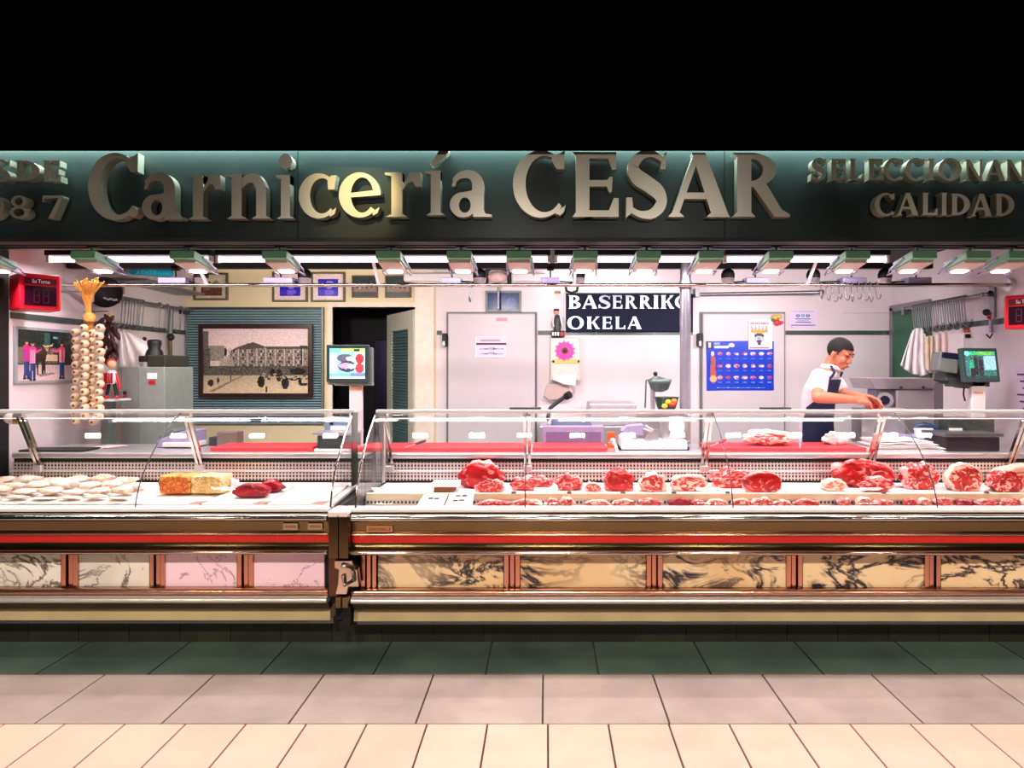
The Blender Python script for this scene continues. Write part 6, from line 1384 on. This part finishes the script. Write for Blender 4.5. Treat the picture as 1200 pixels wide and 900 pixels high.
# big steel mincer
mn = thing('meat_mincer', P(1065, 520, 5.35), 'large stainless steel mincer with wide tray under the bunched cloth', 'mincer')
MB().prism([P(1024, 456, 5.28), P(1018, 443, 5.22), P(1100, 443, 5.22), P(1094, 456, 5.28)], (0, .36, 0)).build('tray', M_steel, mn, bevel=.006)
MB().box(X(1027, 5.34), X(1047, 5.34), 5.32, 5.5, 1.1, Z(456, 5.34)).build('feed_throat', M_steel_d, mn, bevel=.01)
MB().box(X(1047, 5.34), X(1092, 5.34), 5.3, 5.6, .6, Z(456, 5.34)).build('body', M_steel, mn, bevel=.015)
MB().box(X(1092, 5.34), X(1106, 5.34), 5.34, 5.6, .6, Z(448, 5.34)).build('side_cover', M_steel_d, mn, bevel=.01)
MB().box(X(1020, 5.34), X(1106, 5.34), 5.3, 5.65, PLAT, .6).build('stand', M_steel_d, mn)
for px in (1056, 1082): MB().sphere(P(px, 454, 5.26), .01).build('bolt', M_dark, mn)
MB().cyl(P(1037, 469, 5.22), P(1037, 469, 5.34), .06, n=18).build('mouth_ring', M_steel, mn)
MB().cyl(P(1037, 469, 5.205), P(1037, 469, 5.225), .035, n=16).build('mouth_plate', M_navy, mn)
MB().sphere(P(1030, 471, 5.22), .02).build('thumb_screw', M_steel, mn)
MB().box(X(1000, 5.3), X(1050, 5.3), 5.16, 5.34, WT, Z(478, 5.2)).build('feed_table', M_steel, mn, bevel=.006)

# ------------------------------------------------------------------ the butcher
def remeshed(mb, voxel, smooth_it, name, material, parent, org):
    """fuse the overlapping shapes of mb into one continuous skin"""
    me = bpy.data.meshes.new('tmp'); me.from_pydata([v - org for v in mb.v], [], mb.f)
    bm = bmesh.new(); bm.from_mesh(me); bmesh.ops.recalc_face_normals(bm, faces=bm.faces[:]); bm.to_mesh(me); bm.free()
    o = bpy.data.objects.new('tmp', me); COL.objects.link(o)
    r = o.modifiers.new('r', 'REMESH'); r.mode = 'VOXEL'; r.voxel_size = voxel
    s = o.modifiers.new('s', 'SMOOTH'); s.iterations = smooth_it; s.factor = .5
    dg = bpy.context.evaluated_depsgraph_get(); out = bpy.data.meshes.new_from_object(o.evaluated_get(dg)); out.name = name
    bpy.data.objects.remove(o); bpy.data.meshes.remove(me); out.materials.clear()
    out.polygons.foreach_set('use_smooth', [True] * len(out.polygons))
    return link_mesh(name, out, material, parent, org)
def limb(m, pts, n=12):
    for (p, r), (q, s) in zip(pts[:-1], pts[1:]):
        m.cyl(p, q, r, s, n); m.sphere(p, r, 12, 8)
    m.sphere(pts[-1][0], pts[-1][1], 12, 8)
base = Vector((X(955, 5.42), 5.42, PLAT))
man = thing('person', base, 'man in white polo shirt and navy apron bending over meat beside the mincer', 'person')
SK = mat('skin', (206, 128, 98), .5, var=.05, scale=30); SK2 = MATS['skin']
fw_ = Vector((.80, -.60, 0)).normalized(); rt_ = Vector((-fw_.y * -1, 0, 0))
rt_ = fw_.cross(Vector((0, 0, 1))).normalized()                 # his right hand side (towards the customer)
up_ = Vector((0, 0, 1))
# spine stations: centre, half width, half depth
SP = [(P(956, 545, 5.45), .165, .115), (P(956, 520, 5.44), .17, .12), (P(955, 495, 5.43), .155, .112), (P(957, 470, 5.41), .165, .112), (P(961, 454, 5.39), .178, .112), (P(967, 440, 5.37), .175, .098), (P(973, 431.5, 5.355), .10, .078)]
def torso_ring(c, a, b, n=28, a0=0.0, a1=2 * math.pi):
    return [c + rt_ * (a * math.sin(a0 + (a1 - a0) * i / n)) + fw_ * (b * math.cos(a0 + (a1 - a0) * i / n)) for i in range(n)]
def loft(m, k=1.0, stations=SP):
    n = 28; vs = []
    for c, a, b in stations: vs += torso_ring(c, a * k, b * k, n)
    fs = [(j * n + i, j * n + (i + 1) % n, (j + 1) * n + (i + 1) % n, (j + 1) * n + i) for j in range(len(stations) - 1) for i in range(n)]
    m.add(vs, fs + [tuple(range(n)), tuple(range((len(stations) - 1) * n, len(stations) * n))], True)
# joints
shR = SP[5][0] + rt_ * .165 + Vector((0, 0, -.012)); shL = SP[5][0] - rt_ * .165 + Vector((0, 0, -.012))
elR = P(958, 465.5, 4.99); wrR = P(1003, 468.5, 5.04); elL = P(990, 463, 5.36); wrL = P(1009, 465, 5.14)
hdR = P(1012, 469, 5.05); hdL = P(1016, 466, 5.10)
# head frame
pit = math.radians(24); hy = Matrix.Rotation(math.radians(-17), 3, 'Z') @ fw_; hf = (hy * math.cos(pit) - up_ * math.sin(pit)).normalized(); hl = up_.cross(hy).normalized(); hu = hf.cross(hl).normalized()
if hu.z < 0: hu = -hu
HC = P(984.5, 414.5, 5.30)
HM = Matrix((hf, hl, hu)).transposed()
def H(a, b, c): return HC + HM @ Vector((a, b, c))
body = MB()
body.sphere(H(-.012, 0, .030), (.098, .077, .088), 20, 14, HM); body.sphere(H(.028, 0, -.028), (.062, .060, .082), 18, 12, HM); body.sphere(H(.046, 0, -.082), (.040, .042, .030), 14, 10, HM)
body.tube([H(.084, 0, .018), H(.096, 0, -.010), H(.101, 0, -.030)], [.009, .011, .014], n=10); body.sphere(H(.101, 0, -.031), .012, 10, 8)
for s in (-1, 1):
    body.sphere(H(.076, s * .030, .026), (.018, .028, .010), 10, 8, HM); body.sphere(H(.062, s * .042, -.028), (.026, .022, .026), 10, 8, HM)
    body.sphere(H(-.010, s * .079, -.012), (.018, .009, .030), 10, 8, HM); body.sphere(H(.093, s * .011, -.034), .009, 8, 6)
body.sphere(H(.088, 0, -.064), (.012, .024, .009), 10, 8, HM); body.sphere(H(.084, 0, -.077), (.012, .022, .008), 10, 8, HM)
limb(body, [(H(-.03, 0, -.05), .055), (SP[6][0] + Vector((0, 0, .02)), .058), (SP[5][0], .07)])
loft(body, .9)
limb(body, [(shR, .052), (elR, .043), (elR + (wrR - elR) * .3, .043), (wrR, .028)]); limb(body, [(shL, .052), (elL, .043), (wrL, .028)])
# hands: palm, four fingers curled round the piece of meat, thumb from the side of the palm
def hand(wr, tip_dir, side, palm_n):
    t = Vector(tip_dir).normalized(); s = Vector(side).normalized(); nn = Vector(palm_n).normalized()
    body.obox(wr + t * .045, (.085, .078, .030), Matrix((t, s, nn)).transposed()); body.sphere(wr + t * .03, (.04, .036, .018), 12, 8, Matrix((t, s, nn)).transposed())
    for k, (off, ln) in enumerate(((.030, .070), (.010, .080), (-.010, .075), (-.030, .058))):
        b0 = wr + t * .082 + s * off; b1 = b0 + t * ln * .42 + nn * .008; b2 = b1 + t * ln * .28 + nn * .022; b3 = b2 + t * ln * .10 + nn * .022
        limb(body, [(b0, .0095), (b1, .009), (b2, .0085), (b3, .0075)], 8)
    th0 = wr + t * .03 + s * .036; th1 = th0 + t * .03 + s * .022 + nn * .01; th2 = th1 + t * .03 + nn * .012
    limb(body, [(th0, .013), (th1, .011), (th2, .009)], 8)
hand(wrR, (.95, .1, -.12), (.05, .75, .5), (-.1, .5, -.85)); hand(wrL, (.8, -.45, -.2), (-.3, -.7, .45), (-.1, -.5, -.85))
hipR, hipL = SP[0][0] + rt_ * .09, SP[0][0] - rt_ * .09
for h in (hipR, hipL): limb(body, [(h, .085), (h + Vector((.02, 0, -.40)), .058), (Vector((h.x - .01, h.y, PLAT + .09)), .042)])
for h in (hipR, hipL):
    f = Vector((h.x - .01, h.y, PLAT + .045)); body.sphere(f + fw_ * .05, (.06, .045, .04), 12, 8); body.sphere(f + fw_ * .11 - Vector((0, 0, .01)), (.05, .045, .03), 12, 8)
remeshed(body, .0055, 3, 'body', SK, man, base)
# shirt: torso with short sleeves, collar
sh_ = MB(); loft(sh_, 1.03, SP[1:6] + [(SP[6][0] - Vector((0, 0, .006)), .082, .066)])
slR = shR + (elR - shR) * .62; slL = shL + (elL - shL) * .62
limb(sh_, [(shR + Vector((0, 0, -.004)), .072), (slR, .066)]); limb(sh_, [(shL + Vector((0, 0, -.004)), .070), (slL, .064)])
remeshed(sh_, .008, 4, 'shirt', mat('polo_white', (238, 226, 232), .8, var=.04), man, base)
col = MB(); n = 24; vs = []
for j, (k, dz_) in enumerate(((1.0, .0), (.92, .034), (1.08, .036), (1.32, .004))):
    for i in range(n + 1):
        a = math.radians(22 + 316 * i / n); c_ = SP[6][0] + Vector((0, 0, -.004 + dz_)) + fw_ * .012
        vs.append(c_ + rt_ * (.072 * k * math.sin(a)) + fw_ * (.070 * k * math.cos(a)) + Vector((0, 0, -.03 * max(0, math.cos(a)) ** 2)))
col.add(vs, [(j * (n + 1) + i, j * (n + 1) + i + 1, (j + 1) * (n + 1) + i + 1, (j + 1) * (n + 1) + i) for j in range(3) for i in range(n)], True)
co = col.build('collar', MATS['polo_white'], man); co.modifiers.new('s', 'SOLIDIFY').thickness = .004
# navy apron: wide skirt, narrow bib, neck straps, on the front of the torso
ap = MB(); rows = []
zone = [(0.0, 1.9), (.16, 1.95), (.33, 1.95), (.46, 1.75), (.52, 1.3), (.62, 1.02), (.72, .90), (.78, .84)]
n = 24; vs = []
for f, ang in zone:
    q = f * (len(SP) - 1); i0 = min(int(q), len(SP) - 2); t = q - i0
    c = SP[i0][0].lerp(SP[i0 + 1][0], t); a = SP[i0][1] * (1 - t) + SP[i0 + 1][1] * t; b = SP[i0][2] * (1 - t) + SP[i0 + 1][2] * t
    for i in range(n + 1):
        g_ = -ang + 2 * ang * i / n; vs.append(c + rt_ * ((a * 1.03 + .014) * math.sin(g_)) + fw_ * ((b * 1.03 + .014) * math.cos(g_)))
ap.add(vs, [(j * (n + 1) + i, j * (n + 1) + i + 1, (j + 1) * (n + 1) + i + 1, (j + 1) * (n + 1) + i) for j in range(len(zone) - 1) for i in range(n)], True)
sk_ = []
for z, k in ((0, 1.0), (-.28, 1.22), (-.5, 1.3)):
    for i in range(n + 1):
        g_ = -1.9 + 3.8 * i / n; sk_.append(SP[0][0] + Vector((0, 0, z)) + rt_ * ((.184 * k) * math.sin(g_)) + fw_ * ((.134 * k) * math.cos(g_)))
ap.add(sk_, [(j * (n + 1) + i, j * (n + 1) + i + 1, (j + 1) * (n + 1) + i + 1, (j + 1) * (n + 1) + i) for j in range(2) for i in range(n)], True)
Mna = mat('navy_apron', (20, 28, 66), .7, var=.15, scale=30)
ao = ap.build('apron', Mna, man); ao.modifiers.new('s', 'SOLIDIFY').thickness = .005
tl_, tr2 = vs[-(n + 1)], vs[-1]
for s, p0 in ((-1, tl_), (1, tr2)):
    c = SP[6][0]; MB().tube([p0, (p0 + c + rt_ * s * .085 + fw_ * .09) / 2 + Vector((0, 0, .008)), c + rt_ * s * .082 + fw_ * .03 + Vector((0, 0, .012)), c - fw_ * .03 + rt_ * s * .062 + Vector((0, 0, .014))], .010, n=6).build('apron_strap', Mna, man)
# trousers and shoes
tz = MB()
for h in (hipR, hipL): limb(tz, [(h + Vector((0, 0, .05)), .098), (h + Vector((.02, 0, -.40)), .072), (Vector((h.x - .01, h.y, PLAT + .10)), .058)])
remeshed(tz, .012, 3, 'trousers', mat('dark_trousers', (30, 34, 50), .8), man, base)
for h in (hipR, hipL):
    q = MB(); f = Vector((h.x - .01, h.y, PLAT + .05)); q.sphere(f + fw_ * .05, (.075, .06, .05), 14, 10); q.sphere(f + fw_ * .12 - Vector((0, 0, .006)), (.06, .055, .044), 14, 10); remeshed(q, .01, 2, 'shoe', M_white, man, base)
# hair: cap over the skull down to nape, short at the sides
hr = bmesh.new(); bmesh.ops.create_icosphere(hr, subdivisions=5, radius=1.0); kill = []
for v in hr.verts:
    u = v.co.normalized(); jit = .008 * mnoise.noise(u * 9)
    w = Vector((u.x * .103 - .012, u.y * .0815, u.z * .093 + .031))
    line = .050 + .12 * max(0, w.x - .03) if w.x > .03 else (.050 + 1.5 * (w.x - .03) if w.x > -.02 else -.026 - .5 * (-.02 - w.x))
    if abs(w.y) > .055 and .012 < w.x < .05: line -= .045 * (1 - abs(w.x - .025) / .025) if abs(w.x - .025) < .025 else 0
    if w.z < line + jit: kill.append(v)
    v.co = H(*(w * (1 + jit * .6))) - base
bmesh.ops.delete(hr, geom=kill, context='VERTS'); me = bpy.data.meshes.new('hair'); hr.to_mesh(me); hr.free(); me.polygons.foreach_set('use_smooth', [True] * len(me.polygons))
ho = link_mesh('hair', me, mat('dark_brown_hair', (22, 18, 16), .75, var=.5, scale=90, bump=.6), man, base); ho.modifiers.new('s', 'SOLIDIFY').thickness = .008
for s in (-1, 1):
    MB().sphere(H(.0835, s * .030, .0085), (.010, .0165, .0055), 10, 6, HM).build('eyelid', mat('eyelid_brown', (120, 66, 54), .5), man)
    MB().tube([H(.072, s * .050, .026), H(.088, s * .032, .034), H(.090, s * .014, .029)], .0042, n=6).build('eyebrow', MATS['dark_brown_hair'], man)
MB().sphere(H(.0965, 0, -.0705), (.006, .022, .005), 12, 6, HM).build('lips', mat('lips', (178, 86, 82), .45), man)
# the meat he trims
blob('trimmed_meat', 1014, 1032, 466, 478, 5.14, .12, 140, MEAT_A, 'small red piece of meat held in the hands of the man', zb=Z(478, 5.2))
